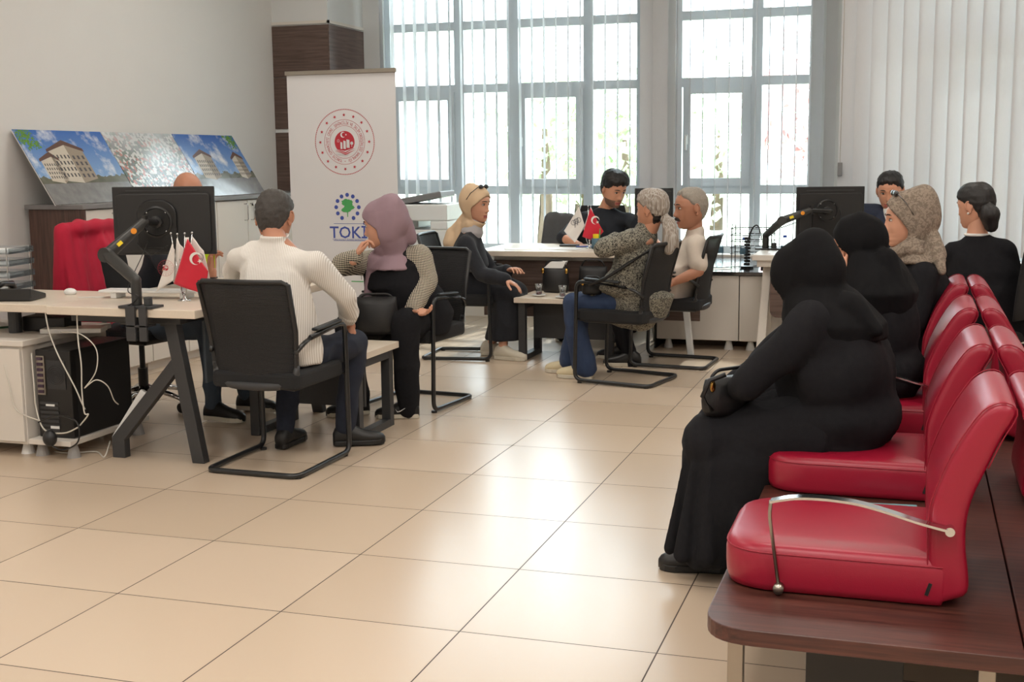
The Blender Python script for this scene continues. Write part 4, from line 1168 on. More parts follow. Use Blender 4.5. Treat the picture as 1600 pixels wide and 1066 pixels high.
cable('screen_cable', [px(215, 380, 5.38), px(225, 392, 5.36), px(240, 398, 5.36), px(262, 384, 5.38)], 0.003, M_black_satin, 'black cable drooping behind the left monitor')
m3, mt3 = monitor((1244, 1350, 292, 392), 9.15, 'black monitor seen from behind on the right desk', 0.06)
monitor_arm(tuple(onZ(1196, 390, 0.741)), [onY(1195, 372, 8.9), onY(1222, 345, 8.95), onY(1268, 328, 9.02)], mt3, 'dark grey monitor arm stretched over the right desk', 0.06)
cable('arm_cable', [px(1243, 348, 9.0), px(1232, 352, 8.98), px(1220, 356, 8.96)], 0.004, M_black_satin, 'thin cable below the right monitor arm')
mm, mt2 = monitor((992, 1052, 294, 340), 9.42, 'black monitor behind the grey ponytail woman\'s head')
MB().bb(-0.015, 0.015, -0.03, -0.01, -(mm.location.z - 0.745), 0.0).bb(-0.10, 0.10, -0.09, 0.09, -(mm.location.z - 0.741), -(mm.location.z - 0.752)).build('stand', M_black_plastic, mm)

# ================================================================== BANNER
BY = 8.2
ban = empty('roll_up_banner', (-3.885, BY, 0), 0, 'tall white roll-up banner with red round emblem and tree logo', 'banner')
MB().bb(-0.42, 0.42, 0, 0.0015, 0.08, 2.02).build('sheet', M_banner, ban)
MB().bb(-0.43, 0.43, -0.012, 0.012, 2.015, 2.045).build('top_rail', M_brushed, ban, bevel=0.003)
MB().bb(-0.43, 0.43, -0.05, 0.08, 0.0, 0.085).build('base', M_brushed, ban, bevel=0.01)
MB().cyl((0, 0.04, 0.05), (0, 0.03, 2.02), 0.009).build('support_pole', M_graphite, ban)
R_wall = np.array(((1, 0, 0), (0, 0, -1), (0, 1, 0)))     # local xy -> XZ plane facing -Y
def star(cx, cy, r, rot=PI / 2, inner=0.42):
    return [(cx + (r if i % 2 == 0 else r * inner) * math.cos(rot + i * PI / 5), cy + (r if i % 2 == 0 else r * inner) * math.sin(rot + i * PI / 5)) for i in range(10)]
def disc(cx, cy, r, n=32): return [(cx + r * math.cos(2 * PI * k / n), cy + r * math.sin(2 * PI * k / n)) for k in range(n)]
def crescent(cx, cy, R0, r, off, n=20):
    # outer circle radius R0 minus inner circle radius r shifted by off in +x
    a = math.acos(max(-1, min(1, (R0 * R0 + off * off - r * r) / (2 * R0 * off)))); b = math.acos(max(-1, min(1, (R0 * math.cos(a) - off) / r)))
    o = [(cx + R0 * math.cos(t), cy + R0 * math.sin(t)) for t in np.linspace(a, 2 * PI - a, n)]
    i = [(cx + off + r * math.cos(t), cy + r * math.sin(t)) for t in np.linspace(2 * PI - b, b, n)]
    return o + i
class Print:
    """flat printed shapes, mapped to 3D by a function (x, y, lift) -> point"""
    def __init__(self, fn): self.fn = fn; self.b = MB()
    def poly(self, pts, lift=0.001, mi=0):
        bm = bmesh.new(); vs = [bm.verts.new((p[0], p[1], 0)) for p in pts]
        f = bm.faces.new(vs); f.normal_update(); r = bmesh.ops.triangulate(bm, faces=[f], ngon_method='EAR_CLIP'); bm.verts.index_update()
        self.b.add([self.fn(v.co.x, v.co.y, lift) for v in bm.verts], [tuple(v.index for v in q.verts) for q in bm.faces], mi); bm.free()
    def ring(self, cx, cy, r0, r1, n=64, lift=0.001, mi=0, dash=False):
        for k in range(n):
            a, b = 2 * PI * k / n, 2 * PI * (k + (0.62 if dash else 1.0)) / n
            sl = 0.35 * (2 * PI / n) if dash else 0
            self.b.add([self.fn(cx + r * math.cos(t), cy + r * math.sin(t), lift) for r, t in ((r0, a), (r1, a + sl), (r1, b + sl), (r0, b))], [(0, 1, 2, 3)], mi)
    def text(self, s, x, y, size, lift=0.001, mi=0, align='CENTER', rot=0.0, sx=1.0):
        cu = bpy.data.curves.new('t', 'FONT'); cu.body = s; cu.size = size; cu.offset = 0.012 * size if len(s) == 4 else 0.0; cu.align_x = align; cu.resolution_u = 2
        o = bpy.data.objects.new('t', cu); COL.objects.link(o)
        v, f, n = eval_mesh(o); bpy.data.objects.remove(o); bpy.data.curves.remove(cu)
        c, sn = math.cos(rot), math.sin(rot)
        self.b.add([self.fn(x + c * p[0] * sx - sn * p[1], y + sn * p[0] * sx + c * p[1], lift) for p in v], f, mi)
def emblem(pr, cx, cy, R, full=True, mi=0, miw=1):
    pr.ring(cx, cy, R * 0.972, R, 110 if full else 40, dash=full, mi=mi)
    n = 16
    for k in range(n):
        a = PI / 2 + 2 * PI * k / n
        pr.poly(star(cx + R * 0.82 * math.cos(a), cy + R * 0.82 * math.sin(a), R * 0.058, a), mi=mi)
    pr.ring(cx, cy, R * 0.672, R * 0.682, 64, mi=mi); pr.ring(cx, cy, R * 0.49, R * 0.50, 64, mi=mi)
    if full:
        s = 'TÜRKİYE CUMHURİYETİ ÇEVRE, ŞEHİRCİLİK VE İKLİM DEĞİŞİKLİĞİ BAKANLIĞI'
        nn = len(s); a0, a1 = math.radians(-100), math.radians(-440)
        for i, ch in enumerate(s):
            if ch == ' ': continue
            a = a0 + (a1 - a0) * (i + 0.5) / nn
            pr.text(ch, cx + R * 0.535 * math.cos(a), cy + R * 0.535 * math.sin(a), R * 0.125, rot=a - PI / 2, mi=mi, sx=0.72)
        pr.poly(disc(cx + 0, cy - R * 0.585, R * 0.014, 10), mi=mi)
    r = R * 0.335
    pr.poly(disc(cx, cy, r, 40), 0.001, mi)
    # white cut-outs: crescent and star, three blocks, a tree, the open book
    pr.poly(crescent(cx - r * 0.12, cy + r * 0.66, r * 0.26, r * 0.20, r * 0.09), 0.0050, miw)
    pr.poly(star(cx + r * 0.16, cy + r * 0.66, r * 0.10, 0.2), 0.0022, miw)
    for (x0, x1, y0, y1) in ((-0.42, -0.22, -0.62, 0.02), (-0.12, 0.12, -0.62, 0.14), (0.20, 0.50, -0.52, 0.24)):
        pr.poly([(cx + x0 * r, cy + y0 * r), (cx + x1 * r, cy + (y0 - 0.02) * r), (cx + x1 * r, cy + (y1 - 0.06) * r), (cx + x0 * r, cy + y1 * r)], 0.0022, miw)
    pr.poly(disc(cx + 0.72 * r, cy - 0.12 * r, r * 0.15, 14), 0.0022, miw)
    pr.poly([(cx + 0.70 * r, cy - 0.12 * r), (cx + 0.74 * r, cy - 0.12 * r), (cx + 0.74 * r, cy - 0.45 * r), (cx + 0.70 * r, cy - 0.45 * r)], 0.0022, miw)
    for k in range(8):
        a = k * PI / 4; pr.poly([(cx - 0.62 * r + 0.07 * r * math.cos(a + 0.3), cy + 0.12 * r + 0.07 * r * math.sin(a + 0.3)), (cx - 0.62 * r + 0.20 * r * math.cos(a), cy + 0.12 * r + 0.20 * r * math.sin(a)), (cx - 0.62 * r + 0.07 * r * math.cos(a - 0.3), cy + 0.12 * r + 0.07 * r * math.sin(a - 0.3))], 0.0022, miw)
    pr.poly([(cx - r * 1.1, cy - r * 0.62), (cx, cy - r * 0.80), (cx + r * 1.15, cy - r * 0.50), (cx + r, cy - r * 1.1), (cx - r, cy - r * 1.1)], 0.0030, miw)
    for d in (0.0, 0.18):
        pr.poly([(cx - r * 1.0, cy - r * (0.72 + d * 0.5)), (cx - r * 0.4, cy - r * (0.76 + d * 0.7)), (cx + r * 0.08, cy - r * (0.92 + d * 0.8)), (cx + r * 0.5, cy - r * (0.72 + d)), (cx + r * 1.12, cy - r * (0.55 + d * 0.8)), (cx + r * 0.5, cy - r * (0.80 + d)), (cx + r * 0.08, cy - r * (1.02 + d * 0.8)), (cx - r * 0.4, cy - r * (0.84 + d * 0.7))], 0.0038, mi)
def ban_fn(x, y, lift): return (x, -lift, y)
c = onY(538.5, 222, BY); dist = np.dot(c - _C, V(_F)); s = dist / _fp
e = Print(ban_fn); emblem(e, c[0] + 3.885, c[2], 51 * s)
e.b.build('round_emblem', [M_logo_red, M_banner], ban)
c = onY(543, 324, BY); t = Print(ban_fn); ex, ez = c[0] + 3.885, c[2]
for k in range(11):
    a = PI / 2 + (k - 5) * (2 * PI * 0.83 / 10) ; t.poly(disc(ex + 19.5 * s * math.cos(a), ez + 19.5 * s * math.sin(a), 3.2 * s, 14), mi=0)
def blob(seed, cx, cy, rx, ry, n=26):
    rs = random.Random(seed); return [(cx + rx * (1 + rs.uniform(-0.14, 0.14)) * math.cos(2 * PI * q / n), cy + ry * (1 + rs.uniform(-0.14, 0.14)) * math.sin(2 * PI * q / n)) for q in range(n)]
t.poly(blob(1, ex - 0.5 * s, ez + 7 * s, 10 * s, 6 * s), 0.0010, 1); t.poly(blob(2, ex + 3 * s, ez + 0 * s, 9 * s, 4 * s), 0.0016, 1); t.poly(blob(3, ex - 2 * s, ez - 4 * s, 8 * s, 4 * s), 0.0022, 1)
t.poly([(ex - 0.8 * s, ez), (ex + 0.8 * s, ez), (ex + 0.8 * s, ez - 15 * s), (ex - 0.5 * s, ez - 15 * s)], 0.0028, 1)
q = onY(545, 372, BY)
t.text('TOKİ', q[0] + 3.885, q[2], 26 * s, mi=0)
for vv in (350, 376.5):
    q = onY(546, vv, BY); t.poly([(q[0] + 3.885 - 27 * s, q[2]), (q[0] + 3.885 + 27 * s, q[2]), (q[0] + 3.885 + 27 * s, q[2] + 0.7 * s), (q[0] + 3.885 - 27 * s, q[2] + 0.7 * s)], mi=0)
q = onY(546, 375.5, BY); t.text('TOPLU KONUT İDARESİ BAŞKANLIĞI', q[0] + 3.885, q[2] - 0.2 * s, 3.4 * s, mi=0)
t.b.build('tree_logo', [M_logo_blue, M_logo_green], ban)
g = Print(ban_fn); q = onY(560, 440, BY); gx, gz = q[0] + 3.885, q[2]
g.poly([(gx - 12 * s, gz - 0.8 * s), (gx + 9 * s, gz - 0.8 * s), (gx + 9 * s, gz + 0.8 * s), (gx - 12 * s, gz + 0.8 * s)], mi=1)
g.poly([(gx - 10 * s, gz + 12 * s), (gx + 6 * s, gz + 12 * s), (gx + 6 * s, gz + 3 * s), (gx + 4.8 * s, gz + 3 * s), (gx + 4.8 * s, gz + 10.8 * s), (gx - 10 * s, gz + 10.8 * s)], mi=0)
q = onY(579, 462, BY); g.text('AS', q[0] + 3.885, q[2], 19 * s, mi=0, sx=0.9)
g.b.build('lower_logo', [M_logo_grey, M_logo_green], ban)

# ================================================================== TABLE FLAGS
def flag_stand(base, tops, label):
    b = V(base); root = empty('flag_stand', tuple(b), 0, label, 'flag stand', 'chrome desk flag stands')
    MB().lathe([(0.030, 0), (0.031, 0.003), (0.018, 0.007), (0.008, 0.016), (0.006, 0.03)], seg=24).build('foot', M_chrome, root, smooth=True)
    m = MB(); n = MB()
    for tp in tops:
        tp = V(tp) - b; o = V(tp[0] * 0.25, tp[1] * 0.25, 0.055)
        m.tube([V(0, 0, 0.012), o, tp], [0.004, 0.004, 0.002], 8); n.ell(tp + V(0, 0, 0.004), 0.0055, seg=10, rows=6)
    m.build('poles', M_chrome, root, smooth=True); n.build('finials', M_chrome, root, smooth=True)
    return root
def flag(name, quad, y, mat, label, printer=None, wave=0.006, ph=0.0, group='small desk flags', cat='flag', mats=None):
    """quad: A attach top, B, C, D going round, in picture px on the plane Y=y"""
    Q = [V(onY(u, v, y)) for u, v in quad]; base = Q[0]
    n = 14; m = MB()
    for j in range(n + 1):
        for i in range(n + 1):
            s_, t_ = i / n, j / n
            p = (1 - s_) * (1 - t_) * Q[0] + (1 - s_) * t_ * Q[1] + s_ * t_ * Q[2] + s_ * (1 - t_) * Q[3]
            w = wave * math.sin(7 * s_ + 2 * t_ + ph) * min(1, 3 * (s_ + t_) / 2)
            m.v.append(tuple(p - base + V(0, w, 0)))
    m.f = [(j * (n + 1) + i, j * (n + 1) + i + 1, (j + 1) * (n + 1) + i + 1, (j + 1) * (n + 1) + i) for j in range(n) for i in range(n)]; m.m = [0] * len(m.f)
    root = empty(name, tuple(base), 0, label, cat, group)
    fo = m.build('cloth', mat, root, smooth=True, solid=0.0008)
    if printer:
        pr = Print(lambda x, yy, lift: tuple(V(onY(x, yy, y - wave - 0.0015 - lift)) - base)); printer(pr)
        pr.b.build('printed_mark', mats, root)
    return root
def tr_print(cx, cy, r, rot):
    def fn(pr):
        def T(pts): return [(cx + x * math.cos(rot) - y * math.sin(rot), cy - (x * math.sin(rot) + y * math.cos(rot))) for x, y in pts]
        pr.poly(T(crescent(0, 0, r, r * 0.80, r * 0.26)), mi=0); pr.poly(T(star(r * 0.75, 0, r * 0.42, 0.1)), mi=0)
    return fn
fs = onZ(288, 470, 0.741)
FY = fs[1]
flag_stand(tuple(fs), [onY(267, 366, FY), onY(277, 367, FY + 0.02), onY(288.5, 366, FY + 0.02), onY(300, 365, FY)], 'chrome flag stand with four poles on the left desk')
flag('desk_flag', [(269.5, 379), (243, 457), (271, 438), (272.5, 390)], FY - 0.012, M_flag_white, 'white flag with red round emblem, leftmost on the left desk',
     lambda pr: emblem(pr, 259, 419, 12.5, False), mats=[M_logo_red, M_flag_white], wave=0.004)
flag('desk_flag', [(276, 372), (270, 440), (283, 447), (286, 388)], FY + 0.012, M_flag_white, 'plain white flag just behind the emblem flag', ph=1.0)
flag('desk_flag', [(289, 371), (284, 440), (292, 440), (295, 371)], FY + 0.022, M_flag_white, 'white flag sleeve on the pole directly behind the red flag', wave=0.002)
flag('desk_flag', [(299.5, 368), (298, 440), (329, 441), (318, 392)], FY + 0.006, M_flag_white, 'white flag behind the red one, grey wreath mark', lambda pr: [pr.ring(312, 402, 5, 6.5, 18, mi=0, dash=True), pr.ring(312, 402, 3, 4, 14, mi=0, dash=True)], mats=[M_logo_grey], wave=0.003)
flag('desk_flag', [(293, 373), (270.5, 443.5), (318, 460), (325, 424)], FY - 0.03, M_flag_red, 'red flag with white crescent and star on the left desk', tr_print(306, 404, 10, 2.55 - PI), mats=[M_flag_white], wave=0.004)
fs2 = onZ(921, 388, 0.741); F2 = fs2[1]
flag_stand(tuple(fs2), [onY(904, 322, F2), onY(919, 323, F2), onY(923, 322, F2)], 'chrome flag stand on the middle desk')
def dlogo(pr):
    for k in range(3):
        x = 893 + 4 * k; pr.ring(x + 3, 348 - 2 * k, 3.4, 4.2, 14, mi=0)
    pr.poly([(898, 342), (899, 342), (899, 356), (898, 356)], mi=0); pr.poly([(902, 340), (903, 340), (903, 352), (902, 352)], mi=0)
flag('desk_flag', [(904.5, 323), (881, 361), (898, 379.5), (914, 353)], F2 - 0.01, M_flag_white, 'white flag with grey outline logo on the middle desk', dlogo, mats=[M_logo_grey], wave=0.006)
flag('desk_flag', [(923, 323), (912, 356), (920, 366), (932, 345)], F2 + 0.01, M_flag_white, 'white flag edge behind the red flag on the middle desk', ph=0.6, wave=0.004)
flag('desk_flag', [(922.5, 325), (909.5, 370), (929, 377), (943, 362)], F2 - 0.02, M_flag_red, 'red flag with white crescent and star on the middle desk', tr_print(930, 344, 6.5, 2.4 - PI), mats=[M_flag_white], wave=0.004)

# ================================================================== SMALL THINGS ON THE LEFT DESK
ph = empty('desk_phone', (-4.22, 5.14, 0.742), 0.25, 'black corded desk phone at the left end of the desk', 'phone')
m = MB(); m.prism([(-0.09, 0.0), (0.09, 0.0), (0.09, 0.022), (-0.09, 0.062)], -0.10, 0.10, R=np.array(((0, 0, 1), (1, 0, 0), (0, 1, 0)))); m.build('base', M_black_plastic, ph, bevel=0.006)
MB().tube([(-0.075, -0.10, 0.045), (-0.075, -0.085, 0.070), (-0.075, 0.0, 0.078), (-0.075, 0.085, 0.070), (-0.075, 0.10, 0.045)], [0.021, 0.018, 0.013, 0.018, 0.021], 12).build('handset', M_black_satin, ph, smooth=True)
m = MB()
for i in range(3):
    for j in range(4): m.bb(0.0 + i * 0.022, 0.015 + i * 0.022, -0.06 + j * 0.022, -0.046 + j * 0.022, 0.034, 0.040)
m.build('keys', M_graphite, ph)
tag(MB().ell((0, 0, 0.012), (0.035, 0.026, 0.020)).build('computer_mouse', M_white_gloss, smooth=True), 'white mouse-like lump on the left desk beside the phone', 'mouse').location = tuple(onZ(110, 460, 0.742))
kb = empty('keyboard_tray', (-3.60, 5.36, 0.742), 0.12, 'long white raised tray behind the monitor arm on the left desk', 'tray')
MB().bb(-0.26, 0.26, -0.06, 0.06, 0.028, 0.040).build('plate', M_white_gloss, kb, bevel=0.003)
MB().bb(-0.20, -0.17, -0.05, 0.05, 0, 0.028).bb(0.17, 0.20, -0.05, 0.05, 0, 0.028).build('feet', M_white_gloss, kb)
tag(MB().box((0, 0, 0.002), (0.13, 0.006, 0.004), 0.3).build('pen', M_white_gloss), 'thin white pen lying in front of the white tray', 'pen').location = tuple(onZ(143, 465, 0.742))
lt = empty('letter_tray', tuple(onZ(2, 456, 0.742)), 0.15, 'stack of clear plastic letter trays at the left picture edge', 'letter tray')
for k in range(4):
    z = 0.02 + 0.062 * k
    MB().bb(-0.22, 0.13, -0.12, 0.12, z, z + 0.003).bb(-0.22, 0.13, -0.12, -0.117, z, z + 0.03).bb(-0.22, 0.13, 0.117, 0.12, z, z + 0.03).bb(0.127, 0.13, -0.12, 0.12, z, z + 0.03).build('tray', M_clear, lt)
    tg = MB().box((-0.06 + 0.01 * k, 0, z + 0.012), (0.26, 0.19, 0.012), 0.06 * k - 0.08).build('papers', M_paper, lt)
for sx in (-0.2, 0.11):
    for sy in (-0.11, 0.11): MB().cyl((sx, sy, 0), (sx, sy, 0.24), 0.004).build('post', M_chrome, lt)
tag(MB().box((0, 0, 0), (0.075, 0.002, 0.075), 0.0).build('sticky_note', M_neon), 'neon yellow note pad held up by the bald man', 'note').location = tuple(onY(326, 408, 5.86))

# red jacket over the swivel chair back
jm = MB()
for k in range(10):
    t_ = k / 9; y = 5.90 + 0.46 * t_
    jm.cap((-4.52, y, 1.03 - 0.02 * math.sin(k * 1.7)), (-4.585 - 0.015 * (k % 2), y + 0.01, 0.42), 0.048, 0.050, 12)
    if k < 5: jm.cap((-4.50, y, 1.035), (-4.42 + 0.01 * (k % 2), y - 0.01, 0.44), 0.036, 0.046, 12)
    else: jm.cap((-4.50, y, 1.035), (-4.43, y, 0.93), 0.034, 0.030, 10)
jm.cap((-4.49, 5.95, 1.045), (-4.49, 6.34, 1.045), 0.05, 0.05)
r = wrinkle(fuse(jm, 0.012, 4), 0.008, 22, (0, 0, 1), 0.15, 3)
b = MB(); b.join(r[0] - V(-4.5, 6.14, 0.86), r[1]); jk = b.build('red_jacket', M_red_cloth, smooth=True); jk.location = (-4.5, 6.14, 0.86)
tag(jk, 'bright red jacket hung over the back of the left office chair', 'jacket')

# ================================================================== MIDDLE OF THE ROOM
cp = empty('copier', (-3.78, 9.55, 0), 0.1, 'white office copier partly hidden behind the banner', 'copier')
[MB().cyl((x_, y_, 0.0), (x_, y_, 0.05), 0.025).build('castor', M_black_satin, cp) for x_ in (-0.22, 0.19) for y_ in (-0.23, 0.23)]
MB().bb(-0.27, 0.24, -0.28, 0.28, 0.05, 0.86).build('cabinet_body', M_white_gloss, cp, bevel=0.01)
for k in range(4): MB().bb(-0.25, 0.22, -0.292, -0.28, 0.08 + 0.17 * k, 0.235 + 0.17 * k).build('paper_drawer', M_white_gloss, cp, bevel=0.004)
MB().bb(-0.29, 0.24, -0.28, 0.28, 0.93, 1.06).bb(-0.27, -0.05, -0.1, 0.28, 0.86, 0.93).bb(0.10, 0.24, -0.28, 0.28, 0.86, 0.93).build('scanner_unit', M_white_gloss, cp, bevel=0.01)
MB().box((-0.05, 0, 1.10), (0.46, 0.44, 0.05), R=np.array(((0.985, 0, -0.17), (0, 1, 0), (0.17, 0, 0.985)))).build('document_feeder', M_grey_top, cp, bevel=0.008)
MB().box((-0.20, -0.30, 1.04), (0.18, 0.08, 0.03)).build('control_panel', M_graphite, cp, bevel=0.004)
def handbag(loc_, W, D, Hh, mat, label, ring=True, rz=0.0, paper=False, sh=1.0):
    root = empty('handbag', loc_, rz, label, 'bag')
    m = MB().eloft([(V(0, 0, z), V(1, 0, 0), V(0, 1, 0), W / 2 * k, D / 2 * k2) for z, k, k2 in ((0, 0.85, 0.8), (0.02, 0.98, 1.0), (Hh * 0.4, 1.0, 1.05), (Hh * 0.8, 0.95, 0.9), (Hh, 0.93, 0.5))], 28)
    m.build('bag_body', mat, root, smooth=True)
    MB().tube(rounded([(-W * 0.42, 0, Hh * 0.9), (-W * 0.3, -0.01, Hh * (1 + .25 * sh)), (W * 0.3, -0.01, Hh * (1 + .25 * sh)), (W * 0.42, 0, Hh * 0.9)], 0.05), 0.006, 8).build('strap', mat, root, smooth=True)
    if ring:
        for s_ in (-1, 1): MB().ell((s_ * W * 0.44, -D * 0.3, Hh * 0.85), (0.012, 0.006, 0.02), seg=10, rows=6).build('buckle', M_gold, root, smooth=True)
    if paper: MB().prism([(-0.08, 0), (0.06, 0), (0.085, 0.05), (-0.03, 0.045)], -0.03, 0.03, R=R_wall, c=(0, 0, Hh * 0.96)).build('papers', M_paper, root)
    return root
handbag((-2.45, 8.68, 0.451), 0.20, 0.10, 0.185, M_bag, 'black handbag with white papers sticking out on the low table', paper=True)
handbag((-2.18, 8.72, 0.451), 0.22, 0.10, 0.19, M_bag, 'black rounded bag between handbag and patterned blouse on the low table', ring=False)
def tea(loc_, label):
    root = empty('tea_glass', loc_, 0, label, 'tea glass', 'tea glasses on the low table')
    MB().lathe([(0.02, 0), (0.045, 0.006), (0.052, 0.012), (0.050, 0.014), (0.02, 0.006)], seg=24).build('saucer', M_white_gloss, root, smooth=True)
    MB().lathe([(0.018, 0.012), (0.022, 0.02), (0.021, 0.045), (0.030, 0.088), (0.0285, 0.088), (0.019, 0.045), (0.019, 0.02)], seg=24).build('glass', M_clear, root, smooth=True)
    MB().lathe([(0.016, 0.014), (0.0185, 0.020), (0.0185, 0.032)], seg=24).build('tea', M_tea, root, smooth=True)
    return root
t1 = tea(tuple(onZ(842, 463, 0.451)), 'tea glass on saucer in front of the black handbag')
dup(t1, tuple(onZ(879, 466, 0.451)), 0, 'tea glass on saucer nearer to the patterned blouse')
tag(MB().box((0, 0, 0.001), (0.20, 0.14, 0.002), 0.4).build('paper_sheet', M_paper), 'white sheet at the left end of the middle desk', 'paper').location = (-2.82, 8.95, 0.741)
tag(MB().box((0, 0, 0.001), (0.29, 0.2, 0.002), -0.1).build('paper_sheet', M_paper), 'white sheets under the flags of the middle desk', 'paper').location = (-2.50, 9.02, 0.741)
tag(MB().box((0, 0, 0.008), (0.15, 0.07, 0.014), 0.1).build('phone_handset', M_graphite, bevel=0.004), 'dark flat device lying beside the white flag on the middle desk', 'device').location = tuple(onZ(890, 385, 0.741))
tag(MB().box((0, 0, 0.004), (0.12, 0.05, 0.006), 0.4).build('blue_pen_case', M_logo_blue, bevel=0.002), 'blue strip lying under the flag stand on the middle desk', 'pen case').location = tuple(onZ(912, 386, 0.741))
pcup = empty('pen_cup', tuple(onZ(931, 389, 0.741)), 0, 'grey pen cup with yellow top beside the red flag', 'pen cup')
MB().lathe([(0.03, 0), (0.034, 0.08), (0.031, 0.08), (0.028, 0.004)], seg=20).build('cup', M_label, pcup, smooth=True)
MB().cyl((0, 0, 0.004), (0, 0, 0.11), 0.022).build('yellow_marker', M_yellow, pcup)
MB().cyl((0.02, 0.01, 0.004), (0.03, 0.01, 0.15), 0.004).build('green_pen', M_logo_green, pcup)

# bottles, rack and cable organiser by the window
def bottle(loc_, h, capm, label):
    root = empty('water_bottle', loc_, 0, label, 'bottle', 'water bottles by the window')
    MB().lathe([(0.025, 0), (0.031, 0.006), (0.031, h * 0.35), (0.029, h * 0.40), (0.031, h * 0.45), (0.031, h * 0.68), (0.020, h * 0.84), (0.012, h * 0.90), (0.012, h * 0.94)], seg=24).build('plastic_body', M_clear, root, smooth=True)
    MB().lathe([(0.0315, h * 0.46), (0.0318, h * 0.47), (0.0318, h * 0.64), (0.0315, h * 0.65)], seg=24).build('label', M_label, root, smooth=True)
    MB().cyl((0, 0, h * 0.925), (0, 0, h), 0.0145, 16).build('cap', capm, root)
    return root
bottle((-1.40, 9.55, 0.583), 0.23, M_blue_cap, 'clear water bottle with grey label, left one by the window')
bottle((-1.20, 9.45, 0.583), 0.23, M_blue_cap, 'clear water bottle with dark blue cap next to the wire rack')
bottle((-0.93, 9.75, 0.583), 0.23, M_blue_cap, 'clear water bottle behind the monitor arm of the right desk')
rk = empty('wire_rack', (-1.17, 9.75, 0.583), 0, 'black wire letter rack on the black counter by the window', 'rack')
for k in range(5):
    z = 0.09 + 0.048 * k; m = MB()
    m.tube([(-0.16, -0.11, z), (0.16, -0.11, z), (0.16, 0.11, z), (-0.16, 0.11, z)], 0.004, 6, closed=True)
    for q in range(5): m.tube([(-0.12 + 0.06 * q, -0.11, z), (-0.12 + 0.06 * q, 0.11, z)], 0.002, 5)
    m.build('shelf', M_black_satin, rk)
for sx in (-0.15, 0.15):
    MB().tube(rounded([(sx, -0.10, 0), (sx, -0.10, 0.32), (sx, 0.10, 0.32), (sx, 0.10, 0)], 0.05), 0.004, 6).build('side_post', M_black_satin, rk)
co = empty('cable_spine', tuple(onZ(1167, 419, 0.583)), 0, 'black upright cable holder standing at the edge of the black counter', 'cable holder')
m = MB()
for k in range(9): m.box((0.0015 * (k % 2), 0, 0.03 + 0.024 * k), (0.045, 0.03, 0.020), 0.1 * (k % 3))
m.build('links', M_black_satin, co, bevel=0.003)
MB().cyl((0, 0, 0), (0, 0, 0.015), 0.05).cyl((0, 0, 0.24), (0, 0, 0.246), 0.04).build('disc', M_black_satin, co)
cable('looped_cable', [px(1166, 414, 9.3), px(1166, 388, 9.3), px(1170, 370, 9.3), px(1176, 356, 9.3), px(1183, 352, 9.3), px(1188, 362, 9.3), px(1190, 375, 9.3)], 0.004, M_black_satin, 'black cable looping up from the cable holder')
cable('looped_cable', [px(1169, 414, 9.33), px(1168, 388, 9.33), px(1173, 365, 9.33), px(1180, 353, 9.33), px(1186, 356, 9.33), px(1187, 372, 9.33)], 0.003, M_black_satin, 'second thin cable looping over the cable holder')
cable('counter_cable', [(-1.55, 9.35, 0.587), (-1.48, 9.42, 0.587), (-1.36, 9.40, 0.587), (-1.28, 9.52, 0.587), (-1.10, 9.62, 0.587)], 0.003, M_black_satin, 'black cable lying between the bottles on the counter')
tag(MB().box((0, 0, 0.001), (0.2, 0.14, 0.002), 0.5).build('paper_sheet', M_paper), 'white sheet on the black counter in front of the bottles', 'paper').location = (-1.38, 9.33, 0.583)
tb = MB().box((0, 0, 0.02), (0.22, 0.12, 0.04), 0.1)
tag(tb.build('desk_drawer_unit', M_black_satin, bevel=0.004), 'black flat device under the right monitor', 'device').location = tuple(onZ(1372, 385, 0.741))
# ================================================================== PEOPLE
HZ = [.118, .112, .10, .08, .05, .02, .0, -.02, -.035, -.05, -.06, -.07, -.08, -.09, -.10, -.11, -.118]
HF = [.015, .035, .056, .074, .088, .091, .087, .083, .083, .083, .086, .085, .087, .081, .081, .074, .050]
HB = [-.03, -.050, -.068, -.085, -.098, -.103, -.101, -.095, -.087, -.078, -.070, -.062, -.055, -.047, -.038, -.028, -.010]
HW = [.018, .034, .050, .064, .074, .077, .076, .074, .071, .068, .065, .061, .057, .051, .043, .032, .012]
def sstep(x, a, b):
    t = np.clip((x - a) / (b - a), 0, 1); return t * t * (3 - 2 * t)
def head_pt(a, z, off=0.0, nose=1.0, fat=1.0):
    zi = -np.asarray(z); 
    f = np.interp(zi, [-q for q in HZ], HF); b = np.interp(zi, [-q for q in HZ], HB); w = np.interp(zi, [-q for q in HZ], HW) * fat
    sn, cs = np.sin(a), np.cos(a)
    x = (w + off) * np.sign(sn) * np.abs(sn) ** 0.92
    y = np.where(cs > 0, (f + off) * np.abs(cs) ** 0.82, (b - off) * np.abs(cs) ** 0.92)
    front = (cs > 0) * 1.0
    ax = np.abs(x)
    ns = np.interp(zi, [-.02, -.008, .01, .028, .036, .044, .052], [0, .003, .010, .020, .022, .012, 0]) * nose
    nw = np.interp(zi, [-.02, .0, .03, .045], [.008, .008, .013, .016])
    y = y + front * ns * np.exp(-(x / nw) ** 2)
    y = y - front * 0.010 * np.exp(-((ax - .031) / .015) ** 2 - ((z - .006) / .011) ** 2)
    y = y + front * 0.004 * np.exp(-((ax - .031) / .020) ** 2 - ((z - .026) / .008) ** 2)
    y = y + front * 0.005 * np.exp(-((ax - .042) / .018) ** 2 - ((z + .030) / .018) ** 2)
    y = y - front * 0.004 * np.exp(-(x / .022) ** 2 - ((z + .0695) / .0025) ** 2)
    y = y - front * 0.010 * sstep(ax, .018, .045) * np.exp(-((z + .075) / .03) ** 2) * 0.6
    return x, y, np.asarray(z) + 0 * x
